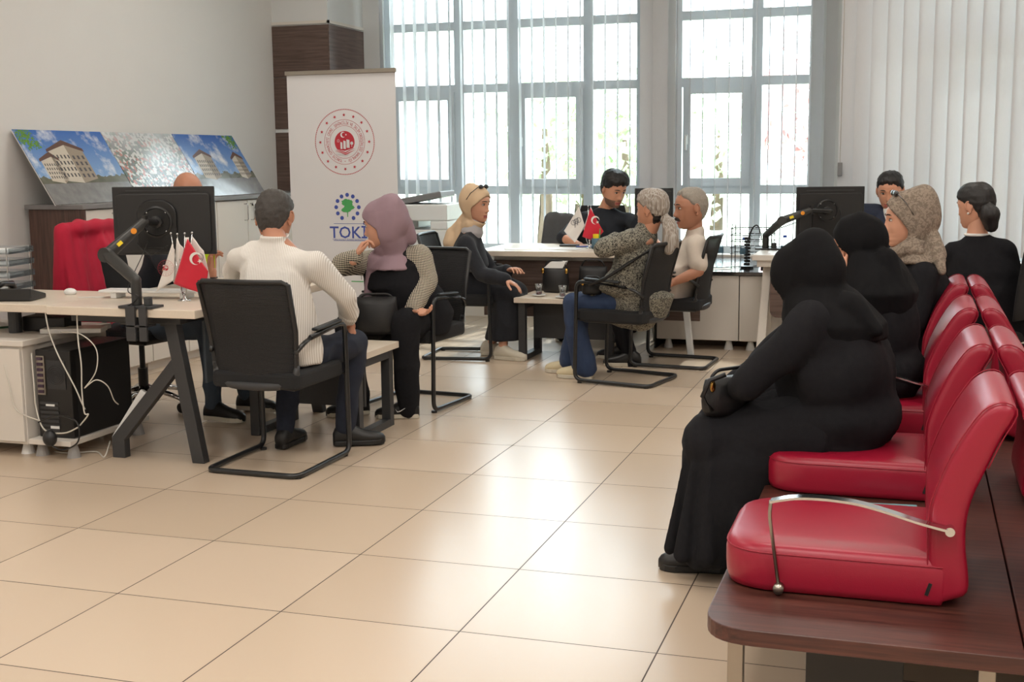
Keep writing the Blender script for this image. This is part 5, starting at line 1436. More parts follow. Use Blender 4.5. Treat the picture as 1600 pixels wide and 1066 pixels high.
def head_grid(nz=64, na=84, off=0.0, nose=1.0, fat=1.0, offfn=None):
    t = np.linspace(-1, 1, na + 1)[:-1]; a = PI * np.sign(t) * np.abs(t) ** 1.35
    # levels: denser around the face
    zz = np.concatenate([[.1175], np.linspace(.115, .05, 16), np.linspace(.046, -.10, nz - 24), np.linspace(-.103, -.1175, 6)])
    A, Z = np.meshgrid(a, zz)
    o = off if offfn is None else offfn(A, Z)
    x, y, z = head_pt(A, Z, o, nose, fat)
    if offfn is not None:
        z = z + np.where(Z > 0.03, (Z - 0.03) / 0.09 * np.maximum(o, -0.01), 0)
    v = np.stack([x, y, z], -1).reshape(-1, 3); n = len(a); m = len(zz)
    f = [(i * n + j, i * n + (j + 1) % n, (i + 1) * n + (j + 1) % n, (i + 1) * n + j) for i in range(m - 1) for j in range(n)]
    f.append(tuple(range(n))); f.append(tuple((m - 1) * n + j for j in range(n))[::-1])
    return v, f
def hairline(A, front=.070, temple=.028, ear=.010, nape=-.070):
    d = np.degrees(np.abs(A))
    return np.interp(d, [0, 30, 55, 75, 95, 112, 140, 180], [front, front - .004, temple + .01, temple - .01, ear - .005, -.03, nape, nape])
def axes(fwd, up=(0, 0, 1)):
    y = unit(fwd); x = unit(np.cross(y, up)); z = np.cross(x, y); return np.stack([x, y, z], 1)
def rot_about(v, k, a):
    k = unit(k); return v * math.cos(a) + np.cross(k, v) * math.sin(a) + k * np.dot(k, v) * (1 - math.cos(a))

def hand_mesh(w, d, n, side, curl=0.5, scale=1.0, spread=0.06, thumb=0.6):
    """w wrist, d direction to the fingers, n palm normal, side +1/-1: thumb direction = side * (d x n)"""
    w, d = V(w), unit(d); n = unit(V(n) - np.dot(V(n), d) * d); t = np.cross(d, n) * side; S = scale
    m = MB()
    m.cap(w - d * .03 * S, w + d * .015 * S, .026 * S, .026 * S, 14)
    m.eloft([(w + d * q * S, t, n, rx * S, ry * S) for q, rx, ry in ((-.01, .026, .020), (.02, .034, .018), (.06, .041, .016), (.088, .040, .013), (.096, .034, .008))], 20)
    L = (.072, .080, .074, .058)
    for i in range(4):
        o = (0.030 - 0.0205 * i) * S
        p = w + d * (.086 - (.006 if i == 3 else 0)) * S + t * o
        dd = unit(d + t * spread * (1.5 - i)); r = (.0088, .009, .0086, .0076)[i] * S
        ax = np.cross(dd, n)
        for k, fr in enumerate((.45, .30, .25)):
            dd2 = rot_about(dd, ax, curl * (0.7, 1.0, 0.7)[k] * (1 + 0.08 * i)); dd = dd2
            q = p + dd * L[i] * fr * S; m.cap(p, q, r, r * .92, 10); p = q; r *= .93
    p = w + d * .022 * S + t * .026 * S + n * .004 * S; dd = unit(d * .65 + t * .75 * (1 - thumb * .3) + n * thumb * .7)
    r = .0125 * S
    for L_ in (.042, .032, .026):
        q = p + dd * L_ * S; m.cap(p, q, r, r * .88, 10); p = q; r *= .88; dd = unit(dd + d * .35 + n * .12 * thumb)
    return fuse(m, 0.0034 * max(1, scale), 2)

class Person:
    def __init__(s, label, base, fwd, skin=None):
        s.o = V(base[0], base[1], 0); s.root = empty('person', tuple(s.o), 0, label, 'person')
        s.f = unit(V(fwd[0], fwd[1], 0)); s.r = V(s.f[1], -s.f[0], 0); s.skin = skin or M_skin; s.J = {}
    def P(s, f, r, z): return s.o + s.f * f + s.r * r + V(0, 0, z)
    def pose(s, **k):
        J = dict(pelvis=s.P(0, 0, .52), waist=s.P(0.0, 0, .68), chest=s.P(.02, 0, .86), neck=s.P(.03, 0, 1.03), head=s.P(.05, 0, 1.18), hf=s.f.copy(), hu=V(0, 0, 1),
                 shR=s.P(.0, .19, .98), shL=s.P(.0, -.19, .98), elR=s.P(.08, .24, .73), elL=s.P(.08, -.24, .73), wrR=s.P(.30, .16, .68), wrL=s.P(.30, -.16, .68),
                 hpR=s.P(.0, .09, .50), hpL=s.P(.0, -.09, .50), knR=s.P(.42, .13, .51), knL=s.P(.42, -.13, .51), anR=s.P(.42, .13, .09), anL=s.P(.42, -.13, .09), toR=s.f.copy(), toL=s.f.copy())
        for a, b in k.items(): J[a] = V(b)
        s.J = J
        return s
    def add(s, name, res, mat, parent=None, smooth=True, solid=0, sub=0):
        b = MB(); b.join(res[0] - s.o, res[1]); return b.build(name, mat, parent or s.root, smooth=smooth, solid=solid, sub=sub)
    def addmb(s, name, mb, mat, parent=None, **kw):
        mb.v = [tuple(V(p) - s.o) for p in mb.v]; return mb.build(name, mat, parent or s.root, **kw)
    def HL(s, p): return s.J['head'] + s.HR @ V(p)
    def body(s, hands=('R', 'L'), hand_args={}, nose=1.0, fat=1.0, face=True, hs=1.0, brow=None, hand_scale=1.0, ears=True, vox=.010):
        J = s.J; s.HR = axes(J['hf'], J['hu']) * hs; s.hs = hs
        m = MB(); lat = unit(J['shR'] - J['shL'])
        dep = unit(np.cross(V(0, 0, 1), lat))
        m.eloft([(J['pelvis'] - V(0, 0, .04), s.r, s.f, .15, .10), (J['waist'], s.r, s.f, .12, .09), (J['chest'], lat, dep, .135, .09), (J['neck'] - V(0, 0, .06), lat, dep, .12, .06), (J['neck'], lat, dep, .05, .05)], 20)
        hd = J['head']
        nb = hd + s.HR @ V(0, -.022, -.05); m.cap(J['neck'] - V(0, 0, .03), nb, .054, .052, 18)
        for q in 'RL':
            m.cap(J['neck'] - V(0, 0, .06), J['sh' + q] - V(0, 0, .012), .036, .036)
            m.cap(J['sh' + q] - V(0, 0, .01), J['el' + q], .040, .038); d = J['wr' + q] - J['el' + q]
            m.cap(J['el' + q], J['el' + q] + d * .35, .037, .039); m.cap(J['el' + q] + d * .35, J['wr' + q], .039, .026, sx=1.0)
            m.cap(J['hp' + q], J['kn' + q], .07, .05); m.cap(J['kn' + q], J['an' + q], .048, .032)
            m.cap(J['an' + q], J['an' + q] + unit(J['to' + q]) * .10 - V(0, 0, .045), .03, .025)
        V0, F0, _ = fuse(m, vox, 4)
        b = MB(); b.join(V0 - s.o, F0)
        v, f = head_grid(nose=nose, fat=fat); hv = hd + v @ s.HR.T
        li = [1 if (abs(v[q[0]][0]) < .024 and -.081 < v[q[0]][2] < -.059 and v[q[0]][1] > .05) else 0 for q in f]
        o = len(b.v); b.v += [tuple(p - s.o) for p in hv]; b.f += [tuple(i + o for i in q) for q in f]; b.m += li
        if ears:
            for sd in (-1, 1):
                e = MB(); Re = s.HR @ np.array(Euler((0.0, 0.0, sd * -0.35)).to_matrix()) @ np.array(Euler((-0.12, 0, 0)).to_matrix())
                c = s.HL((sd * .078 * fat, -.012, -.002))
                e.ell(c, (.009, .019, .031), R=Re, seg=14, rows=10)
                e.tube([c + Re @ V(sd * .006, .017 * math.cos(t), .004 + .027 * math.sin(t)) for t in np.linspace(-1.0, 3.9, 12)], .0045, 6)
                e.ell(c + Re @ V(sd * .002, .002, -.026), (.006, .010, .011), R=Re, seg=10, rows=8)
                b.join(np.array(e.v) - s.o, e.f)
        for q in hands:
            a = dict(curl=.45, n=(0, 0, -1), d=None); a.update(hand_args.get(q, {}))
            d = a.pop('d'); d = unit(J['wr' + q] - J['el' + q]) if d is None else V(d); n = a.pop('n')
            sd = a.pop('side', 1 if q == 'L' else -1)
            hv, hf2, _ = hand_mesh(J['wr' + q], d, n, sd, scale=hand_scale, **a); b.join(hv - s.o, hf2)
        bo = b.build('body', [s.skin, M_lips], s.root, smooth=True)
        if face:
            e = MB(); i = MB(); w = MB()
            for sd in (-1, 1):
                p = V(sd * .031, .0725, .007); e.ell(s.HL(p), (.0145 * hs, .0095 * hs, .0065 * hs), R=s.HR / hs, seg=14, rows=8)
                i.ell(s.HL(p + V(0, .0075, 0)), (.0060 * hs, .0035 * hs, .0058 * hs), R=s.HR / hs, seg=12, rows=8)
                pts = []
                for t in np.linspace(-1, 1, 7):
                    x = sd * (.031 + t * .019 * sd); z = .027 + .004 * (1 - t * t)
                    aa = math.asin(min(.99, abs(x) / (.076 * fat))); yy = float(head_pt(np.array([aa]), np.array([z]), .001, 0, fat)[1][0])
                    pts.append(s.HL((x, yy, z)))
                w.tube(pts, [.002, .0032, .0038, .004, .0038, .003, .0018], 6)
                lid = [s.HL(p + V(t * .0145, .0088 - .005 * t * t, .0045 + .002 * (1 - t * t))) for t in np.linspace(-1, 1, 7)]
                w.tube(lid, .0013, 5)
            s.addmb('eyes', e, M_eye, smooth=True); s.addmb('irises', i, M_iris, smooth=True); s.addmb('eyebrows', w, brow or M_brow, smooth=True)
        return bo
    def hair(s, mat, thick=.012, line={}, extra=None, bald=False, seed=0, amp=.003, rough_freq=90, name='hair', top=1.0):
        rs = np.random.RandomState(seed)
        def off(A, Z):
            hl = hairline(A, **line); hl = hl + .004 * np.sin(A * 9 + seed) + .002 * np.sin(A * 23); m = sstep(Z, hl - .006, hl + .022)
            w = thick * (0.55 + 0.45 * sstep(Z, -.02, .08)) * (1 + (top - 1) * sstep(Z, .04, .1))
            return m * w - (1 - m) * .006
        v, f = head_grid(nz=70, na=110, offfn=off)
        r = np.sin(v @ rs.randn(3) * rough_freq + 2 * np.sin(v @ rs.randn(3) * rough_freq * .6)) * np.sin(v @ rs.randn(3) * rough_freq * 1.3 + 1)
        c = V(0, -.01, 0); n = (v - c) / np.linalg.norm(v - c, axis=1)[:, None]
        v = v + n * (r * amp)[:, None]
        hv = s.J['head'] + v @ s.HR.T
        b = MB(); b.join(hv - s.o, f)
        if extra is not None:
            b.join(extra[0] - s.o, extra[1])
        return b.build(name, mat, s.root, smooth=True)
    def torso_mb(s, k=1.0, belly=0.0, bust=0.0, hem=.10, sleeve=1.0, arm=1.0, width=1.0, hips=1.0, collar=True, arms='RL'):
        J = s.J; lat = unit(J['shR'] - J['shL']); dep = unit(np.cross(V(0, 0, 1), lat))
        if np.dot(dep, s.f) < 0: dep = -dep
        m = MB()
        sw = np.linalg.norm(J['shR'] - J['shL']) / 2
        mid = (J['shR'] + J['shL']) / 2
        m.eloft([(J['pelvis'] - V(0, 0, hem) + s.f * .02, s.r, s.f, .165 * k * hips, .135 * k * hips), (J['pelvis'] + V(0, 0, .02), s.r, s.f, .175 * k * hips, .145 * k * hips + belly * .5), (J['waist'] + s.f * belly * .5, s.r, s.f, (.150 * k + belly * .5) * width, .120 * k + belly),
                 (J['chest'] + dep * bust * .4 - V(0, 0, .04), lat, dep, .165 * k * width, .118 * k + bust), (mid * .7 + J['chest'] * .3, lat, dep, .15 * k * width, .10 * k + bust * .4), (mid + (J['neck'] - mid) * .5, lat, dep, .10 * k, .07 * k), (J['neck'] + V(0, 0, -.01), lat, dep, .062, .062)], 28)
        for q in arms:
            m.cap(J['neck'] - V(0, 0, .045), J['sh' + q] - V(0, 0, .01), .050 * k, .052 * k)
            m.cap(mid * .45 + J['sh' + q] * .55, J['sh' + q], .066 * k, .060 * arm)
            e, w, h = J['el' + q], J['wr' + q], J['sh' + q]
            if sleeve >= 1.0:
                m.cap(h, e, .060 * arm, .051 * arm); m.cap(e, e + (w - e) * min(1, (sleeve - 1)), .051 * arm, .051 * arm + (.037 * arm - .051 * arm) * min(1, sleeve - 1))
            else:
                m.cap(h, h + (e - h) * sleeve, .060 * arm, .057 * arm)
        return m
    def top(s, mat, name='shirt', vox=.009, amp=.006, freq=16, smooth=18, seed=1, extra=None, **k):
        m = s.torso_mb(**k)
        if extra: extra(m)
        return s.add(name, wrinkle(fuse(m, vox, smooth), amp, freq, (0, 0, 1), .5, seed), mat)
    def trousers(s, mat, name='trousers', k=1.0, flare=1.0, amp=.006, freq=20, hem=.05, seed=2, vox=.009, hipk=1.0):
        J = s.J; m = MB()
        m.ell(J['pelvis'] - V(0, 0, .005), (.175 * hipk * k, .145 * k, .115 * k), R=axes(s.f))
        for q in 'RL':
            h, n_, a = J['hp' + q], J['kn' + q], J['an' + q]
            m.cap(h + s.f * .03, n_, .092 * k, .066 * k, 16); sh = unit(a - n_)
            m.cap(n_, n_ + (a - n_) * .4, .066 * k, .058 * k * (1 + (flare - 1) * .4), 16); m.cap(n_ + (a - n_) * .4, a - sh * (hem - .05), .058 * k * (1 + (flare - 1) * .4), .047 * k * flare, 16)
        return s.add(name, wrinkle(fuse(m, vox, 6), amp, freq, (0, 0, 1), .9, seed), mat)
    def shoes(s, mat, sole, kind='shoe', L=.26, k=1.0, which='RL', soleh=.025):
        for q in which:
            a = s.J['an' + q]; d = unit(V(s.J['to' + q][0], s.J['to' + q][1], 0)); x = V(d[1], -d[0], 0)
            heel = V(a[0], a[1], max(0, a[2] - .09)) - d * .06; up = V(0, 0, 1)
            dz = s.J['to' + q][2] * L if len(s.J['to' + q]) > 2 else 0
            secs = []
            for t, w, h0 in ((0.0, .020, .050), (.04, .032, .075), (.16, .037, .098), (.30, .037, .105), (.42, .038, .085), (.56, .042, .066), (.72, .045, .056), (.86, .041, .048), (.96, .028, .036), (1.0, .010, .022)):
                c = heel + d * t * L + up * (soleh * .6 + h0 / 2 - .006 + dz * t)
                secs.append((c, up, x, h0 / 2 * k + .004, w * k))
            m = MB(); m.eloft(secs, 20)
            so = MB(); poly = []
            for t, w in ((0, .016), (.03, .030), (.12, .036), (.35, .034), (.55, .040), (.75, .046), (.9, .038), (.98, .02)): poly.append((t * L, w * k))
            poly = poly + [(t_, -w_) for t_, w_ in poly[::-1]]
            R = np.stack([d, np.cross(up, d), up], 1)
            so.prism(poly, 0, soleh, R=R, c=heel + up * .001)
            u = s.addmb(kind, m, mat, smooth=True)
            s.addmb('sole', so, sole, parent=None, bevel=.004).parent = u
    def hijab(s, mat, name='headscarf', hole=True, puff=.014, neckr=.085, cape=None, vox=.0075, amp=.004, freq=30, seed=5, extra=None, hw=.084, ztop=.072, zbot=-.118, back=.02, along=(0, 0, 1), bulge=0.0):
        J = s.J; m = MB()
        v, f = head_grid(nz=40, na=48, nose=0, offfn=lambda A, Z: puff + back * np.clip(-np.cos(A), 0, 1) * (Z > -.09) + 0 * Z)
        m.join(J['head'] + v @ s.HR.T, f)
        m.ell(s.HL((0, -.03 - bulge * .5, .02)), (.088 + puff * .3, .096 + bulge, .092 + puff * .5), R=s.HR / s.hs)
        nb = s.HL((0, -.03, -.06))
        m.cap(nb, J['neck'] + V(0, 0, .01), neckr * .92, neckr, 22)
        m.cap(s.HL((0, .03, -.105)), J['neck'] + s.f * .02 + V(0, 0, .02), .05, .07, 18)
        if cape: cape(m)
        if extra: extra(m)
        r = wrinkle(fuse(m, vox, 5), amp, freq, along, .25, seed)
        if hole:
            inv = np.linalg.inv(s.HR); q = (r[0] - J['head']) @ inv.T
            zc, zh = (ztop + zbot) / 2, (ztop - zbot) / 2
            inside = (q[:, 1] > .018) & ((q[:, 0] / hw) ** 2 + ((q[:, 2] - zc) / zh) ** 2 < 1)
            F = [p for p in r[1] if not any(inside[i] for i in p)]
            used = sorted({i for p in F for i in p}); mp = {a: b for b, a in enumerate(used)}
            vv = r[0][used]; F = [tuple(mp[i] for i in p) for p in F]
            cnt = {}
            for p in F:
                for i in range(len(p)):
                    e = tuple(sorted((p[i], p[(i + 1) % len(p)]))); cnt[e] = cnt.get(e, 0) + 1
            be = [e for e, c in cnt.items() if c == 1]; nb_ = {}
            for a, b in be: nb_.setdefault(a, []).append(b); nb_.setdefault(b, []).append(a)
            for it in range(14):
                nv = {a: (vv[a] + sum(vv[b] for b in bs) / len(bs)) / 2 for a, bs in nb_.items()}
                for a, p in nv.items(): vv[a] = p
            # pull the rim towards the face so the cloth hugs it
            for a in nb_:
                l = (vv[a] - J['head']) @ inv.T; l[1] -= .006; vv[a] = J['head'] + s.HR @ l
            return s.add(name, (vv, F, None), mat, solid=.004)
        return s.add(name, r, mat)
D = dict

# ---- bald man behind the left desk ---------------------------------------------------
p = Person('bald man in dark top sitting behind the left monitor', (-4.15, 6.12), (1, -.12), M_skin_tan)
hc = onY(293, 304, 6.10)
p.pose(pelvis=(-4.15, 6.12, .53), waist=(-4.10, 6.11, .70), chest=(-4.00, 6.11, .88), neck=(-3.93, 6.10, 1.05), head=hc, hf=(.75, -.6, -.45), shR=(-3.97, 5.91, 1.0), shL=(-3.97, 6.30, 1.0),
       elR=(-3.78, 5.82, .82), wrR=onY(331, 428, 5.86), elL=(-3.98, 6.36, .80), wrL=(-3.84, 6.25, .62), knR=(-3.64, 5.93, .52), knL=(-3.66, 6.24, .52), anR=(-3.61, 5.90, .10), anL=(-3.58, 6.20, .10), toR=(1, -.1, 0), toL=(1, -.05, 0))
p.body(hand_args=D(R=D(d=(.05, .0, 1), n=(1, 0, 0), curl=.7)))
p.top(M_dark_tee, sleeve=.7); p.trousers(M_denim_grey); p.shoes(M_shoe_black, M_sole_white)
p.addmb('bracelet', MB().tube([p.J['wrR'] + V(.028 * math.cos(t), .028 * math.sin(t), -.02) for t in np.linspace(0, 2 * PI, 17)[:-1]], .004, 6, closed=True), M_black_satin, smooth=True)

# ---- man in the striped shirt ---------------------------------------------------------
p = Person('man in beige striped shirt and dark jeans seen from behind, left foreground', (-2.80, 5.15), (0, 1), M_skin_tan)
p.pose(pelvis=(-2.77, 5.12, .53), waist=(-2.78, 5.10, .68), chest=(-2.80, 5.14, .85), neck=(-2.815, 5.20, 1.065), head=onY(429, 341, 5.26), hf=(-.16, 1, -.28), shR=(-2.61, 5.17, .935), shL=(-3.01, 5.18, .955),
       elR=onY(541, 462, 5.34), wrR=onY(546, 506, 5.54), elL=(-3.13, 5.36, .83), wrL=(-3.06, 5.60, .80), knR=(-2.615, 5.60, .515), knL=(-2.95, 5.60, .515), anR=(-2.66, 5.55, .095), anL=(-2.93, 5.43, .095), toR=(.82, .45, 0), toL=(-.02, 1, 0))
p.body(hand_args=D(R=D(d=(.12, .35, -.8), n=(-.5, -.2, -.3), curl=.25), L=D(n=(0, 0, -1))), hs=1.02)
p.top(M_stripe, sleeve=1.68, k=1.10, belly=.03, amp=.011, freq=15, hem=.05, arm=1.06, vox=.008,
      extra=lambda m: m.tube([V(-2.815, 5.195, 1.078) + V(.066 * math.cos(t), .062 * math.sin(t) - .0, .010 * math.sin(t) - .01) for t in np.linspace(0, 2 * PI, 21)[:-1]], .011, 8, closed=True))
cf = MB(); d_ = unit(p.J['wrR'] - p.J['elR']); c_ = p.J['elR'] + (p.J['wrR'] - p.J['elR']) * .62; cf.cap(c_, c_ + d_ * .022, .051, .050, 20)
p.add('rolled_cuff', wrinkle(fuse(cf, .006, 3), .003, 40), M_stripe)
p.trousers(M_denim, k=1.04, hipk=.92); p.shoes(M_shoe_black, M_shoe_black)
p.hair(M_hair_dkgrey, thick=.011, line=D(front=.07, temple=.05, ear=.015, nape=-.085), amp=.0025)

# ---- woman in the lilac headscarf --------------------------------------------------------
p = Person('woman in lilac headscarf and black vest over checked sleeves, hand at her mouth', (-2.74, 6.62), (-.3, -.95), M_skin_pale)
p.pose(pelvis=(-2.70, 6.60, .53), waist=(-2.72, 6.57, .68), chest=onY(625, 436, 6.52), neck=onY(616, 398, 6.49), head=onY(598, 352, 6.42), hf=(-1, -.12, -.14), shL=onY(655, 402, 6.50), shR=onY(574, 412, 6.50),
       elL=onY(668, 438, 6.48), wrL=onY(645, 484, 6.34), elR=onY(534, 414, 6.34), wrR=onY(556, 401, 6.25), hpL=(-2.62, 6.58, .51), hpR=(-2.80, 6.60, .51), knL=onY(632, 505, 6.26), knR=(-2.98, 6.30, .49), anL=onY(638, 640, 6.27), anR=(-2.92, 6.28, .09), toL=(-.96, -.28, 0), toR=(-.8, -.55, 0))
p.body(hand_args=D(R=D(d=(.42, .25, .85), n=(.85, .35, -.5), curl=.85, thumb=.3), L=D(d=(.9, -.25, -.15), n=(.1, -.3, .9), curl=.5)), nose=1.1, hand_scale=.95, hs=1.08, ears=False)
p.top(M_hound, name='checked_blouse', sleeve=1.98, k=1.05, arm=1.22, width=1.0, amp=.005, hem=.0, vox=.008)
def vest(m):
    pass
p.top(M_black_cloth, name='vest', sleeve=0.02, k=1.22, belly=.05, bust=.03, arm=.8, width=1.05, hips=1.12, hem=.10, amp=.005)
p.trousers(M_black_cloth, k=1.22, hipk=1.1, flare=1.1); p.shoes(M_shoe_black, M_sole_white, L=.245)
sw = [onY(u_, v_, 6.185) for u_, v_ in ((618, 640), (621, 644), (625, 643), (633, 638))]
p.addmb('shoe_mark', MB().tube(sw, [.001, .003, .003, .0008], 6), M_paper, smooth=True)
def cape(m):
    n = p.J['neck']
    m.eloft([(n + V(0, 0, .02), p.r, p.f, .08, .08), (n - V(0, 0, .03) + p.f * .0, p.r, p.f, .130, .115), (n - V(0, 0, .075) + p.f * .01, p.r, p.f, .155, .140)], 22)
    m.cap(onY(590, 405, 6.44), onY(580, 440, 6.42), .055, .030); m.cap(onY(580, 440, 6.42), onY(572, 468, 6.41), .032, .012)
    m.cap(onY(620, 396, 6.52), onY(588, 420, 6.42), .055, .04)
    m.cap(onY(632, 350, 6.47), onY(640, 372, 6.5), .045, .04)
    for k in range(0): m.tube([onY(626 + 7 * k, 335 + 6 * k, 6.375 + .01 * k), onY(622 + 4 * k, 372 + 3 * k, 6.38), onY(592 + 8 * k, 400 + 3 * k, 6.37)], [.006, .009, .006], 8)
p.hijab(M_lilac, cape=cape, back=.030, bulge=.008, puff=.010, amp=.0035, freq=26, ztop=.064, hw=.083)
handbag(tuple(onY(590, 521, 6.22) + V(0, 0, .0)), .23, .13, .20, M_bag, 'black bag held on the lap of the woman in the lilac headscarf', ring=False, rz=.3, sh=.35)

# ---- woman in the beige headscarf ------------------------------------------------------------
p = Person('woman in beige headscarf and long dark coat sitting sideways before the windows', (-3.06, 8.42), (1, -.05), M_skin_pale)
p.pose(pelvis=(-3.05, 8.42, .53), waist=(-3.04, 8.42, .70), chest=onY(735, 408, 8.42), neck=onY(734, 356, 8.42), head=onY(744, 320, 8.42), hf=(1, -.22, -.08), shR=onY(729, 384, 8.27), shL=onY(733, 378, 8.60),
       elR=onY(752, 428, 8.22), wrR=onY(791, 438, 8.16), elL=onY(770, 430, 8.62), wrL=(-2.75, 8.5, .62), knR=(-2.70, 8.38, .47), knL=(-2.70, 8.50, .47), anR=onY(785, 543, 8.34), anL=onY(764, 545, 8.52), toR=(1, -.15, 0), toL=(1, 0, 0))
p.body(hand_args=D(R=D(n=(0, -.2, -1), curl=.3, d=(.8, -.1, -.35))), hs=1.06, hand_scale=.9, ears=False)
def coat(m):
    m.cap((-3.0, 8.37, .50), (-2.70, 8.37, .47), .105, .088); m.cap((-3.0, 8.50, .50), (-2.70, 8.50, .47), .105, .088)
    m.eloft([(V(-2.73, 8.43, .46), V(1, 0, 0), V(0, 1, 0), .12, .14), (V(-2.74, 8.43, .26), V(1, 0, 0), V(0, 1, 0), .13, .15), (V(-2.76, 8.43, .13), V(1, 0, 0), V(0, 1, 0), .14, .16)], 24)
    m.cap(onY(716, 374, 8.42), onY(746, 374, 8.42), .035, .03)
p.top(M_charcoal, name='long_coat', sleeve=1.95, k=1.12, arm=1.2, extra=coat, amp=.007)
p.shoes(M_sole_white, M_sole_white, L=.25)
p.top(simple('pale_grey_collar_cloth', srgb(176, 172, 172), 0.9), name='collar', arms='', k=.5, sleeve=0, hem=-.3) if False else None
def cape(m):
    m.cap(onY(725, 336, 8.42), onY(708, 366, 8.44), .020, .050); m.cap(onY(708, 366, 8.44), onY(705, 380, 8.42), .055, .058)
    m.cap(onY(718, 350, 8.42), onY(716, 390, 8.40), .03, .035)
p.hijab(M_beige_scarf, cape=cape, puff=.009, back=.014, neckr=.062, ztop=.064, hw=.082, amp=.003)
ng = MB(); ng.cap(onY(740, 350, 8.42), onY(738, 362, 8.42), .066, .082, 20); p.add('grey_undercap_collar', fuse(ng, .006, 4), simple('pale_grey_collar_cloth', srgb(170, 166, 168), 0.9))
sg = MB()
for sd in (-1, 1):
    sg.tube([p.HL((sd * .097, -.02, .035)), p.HL((sd * .096, .01, .08)), p.HL((sd * .06, .045, .122))], .003, 6)
    sg.ell(p.HL((sd * .032, .050, .124)), (.026, .014, .016), R=p.HR)
so = p.addmb('sunglasses', sg, M_black_gloss, smooth=True)

# ---- young man in the dark tee ------------------------------------------------------------------
p = Person('young dark haired man in dark blue t-shirt working behind the middle desk', (-2.42, 9.92), (.25, -1), M_skin)
p.pose(pelvis=(-2.40, 9.95, .53), waist=(-2.38, 9.92, .70), chest=onY(948, 372, 9.82), neck=onY(946, 322, 9.76), head=onY(959, 297, 9.68), hf=(.72, -.62, -.34), shR=onY(912, 343, 9.80), shL=onY(984, 343, 9.74),
       elR=onY(880, 372, 9.58), wrR=onY(905, 383, 9.38), elL=onY(1012, 368, 9.50), wrL=onY(1030, 384, 9.35), knR=(-2.5, 9.5, .5), knL=(-2.2, 9.48, .5), anR=(-2.62, 9.45, .09), anL=(-2.2, 9.4, .09))
p.body(hs=1.1, hand_args=D(R=D(n=(0, 0, -1), curl=.3), L=D(n=(0, 0, -1), curl=.3)))
p.top(M_dark_tee, sleeve=1.05, k=1.05, arm=1.08, amp=.005); p.trousers(M_black_cloth); p.shoes(M_shoe_black, M_sole_white)
p.hair(M_hair_black, thick=.018, line=D(front=.058, temple=.035, ear=.010, nape=-.06), amp=.003, top=1.5)
bd = MB(); v, f = head_grid(nz=50, na=80, offfn=lambda A, Z: np.where((Z < -.048) & (np.degrees(np.abs(A)) < 95) & ~((np.degrees(np.abs(A)) < 22) & (Z > -.083) & (Z < -.057)), .0015, -.005))
bd.join(p.J['head'] + v @ p.HR.T, f); p.addmb('stubble_beard', bd, simple('short_beard', srgb(112, 84, 70), 0.8, var=0.4, scale=200), smooth=True)
jk = MB()
for q in range(5): jk.cap(onY(862 + 7 * q, 343 - (q % 2), 10.0), onY(855 + 7 * q, 390, 10.02), .06, .06)
r = wrinkle(fuse(jk, .012, 4), .006, 20); b = MB(); b.join(r[0] - V(-2.75, 10, .8), r[1]); o = b.build('grey_jacket', M_grey_cloth, smooth=True); o.location = (-2.75, 10, .8)
tag(o, 'dark grey jacket hung over the chair back beside the young man', 'jacket')

# ---- woman with the grey ponytail ---------------------------------------------------------------------
p = Person('woman with long grey ponytail and black speckled blouse seen from behind', (-1.64, 7.72), (-.98, .2), M_skin)
p.pose(pelvis=(-1.62, 7.76, .53), waist=onY(985, 450, 7.72), chest=onY(990, 410, 7.71), neck=onY(1010, 362, 7.70), head=onY(1018, 328, 7.70), hf=(-.93, .30, .06), shL=onY(984, 376, 7.56), shR=onY(1005, 372, 7.88),
       elL=onY(942, 390, 7.50), wrL=onY(964, 372, 7.72), elR=onY(945, 384, 7.92), wrR=onY(960, 378, 7.78), knL=(-2.06, 7.69, .49), knR=(-2.04, 7.86, .49), anL=onY(913, 573, 7.72), anR=(-2.12, 7.90, .09), hpL=(-1.66, 7.68, .51), hpR=(-1.66, 7.84, .51), toL=(-1, .1, 0), toR=(-1, .1, 0))
p.body(hand_args=D(L=D(curl=.8, n=(1, 0, 0), d=(.1, 1, -.4)), R=D(curl=.8, n=(1, 0, 0), d=(.1, -1, -.5))), nose=.9)
def bl(m):
    m.cap(p.J['neck'] - V(0, 0, .03), p.J['neck'] + V(-.005, 0, .012), .074, .066)
    for q in 'RL': m.cap(p.J['neck'] - V(0, 0, .045), p.J['sh' + q], .068, .070)
    m.ell(onY(1007, 388, 7.66), (.055, .055, .055))
    m.cap(onY(965, 474, 7.76), onY(1000, 492, 7.76), .135, .115); m.cap(onY(936, 468, 7.75), onY(975, 480, 7.76), .125, .135)
p.top(M_blouse, name='blouse', sleeve=1.9, k=1.16, belly=.05, arm=1.18, extra=bl, hem=.12, amp=.005, width=1.05, hips=1.06)
p.trousers(M_denim_mid, k=1.0, flare=1.75, seed=7); p.shoes(M_crocs, M_sole_white, kind='clog', L=.25, k=1.12)
pt = MB()
pts = [onY(1036, 338, 7.68), onY(1046, 350, 7.67), onY(1048, 372, 7.65), onY(1045, 390, 7.63)]
for a, b, r0, r1 in zip(pts[:-1], pts[1:], (.030, .042, .052), (.042, .052, .036)): pt.cap(a, b, r0, r1)
for q in range(7): pt.tube([onY(1034, 340, 7.66), onY(1040 + 3 * q, 360, 7.62 + .01 * q), onY(1032 + 5 * q, 396 - (q % 3) * 4, 7.61 + .01 * q)], [.010, .014, .004], 6)
p.hair(M_hair_black, thick=.010, line=D(front=.2, temple=.2, ear=.02, nape=-.10), name='nape_hair')
p.hair(M_hair_long, thick=.016, line=D(front=.06, temple=.03, ear=.012, nape=-.045), amp=.0025, extra=wrinkle(fuse(pt, .007, 3), .004, 45, (0, 0, 1), .1, 3))
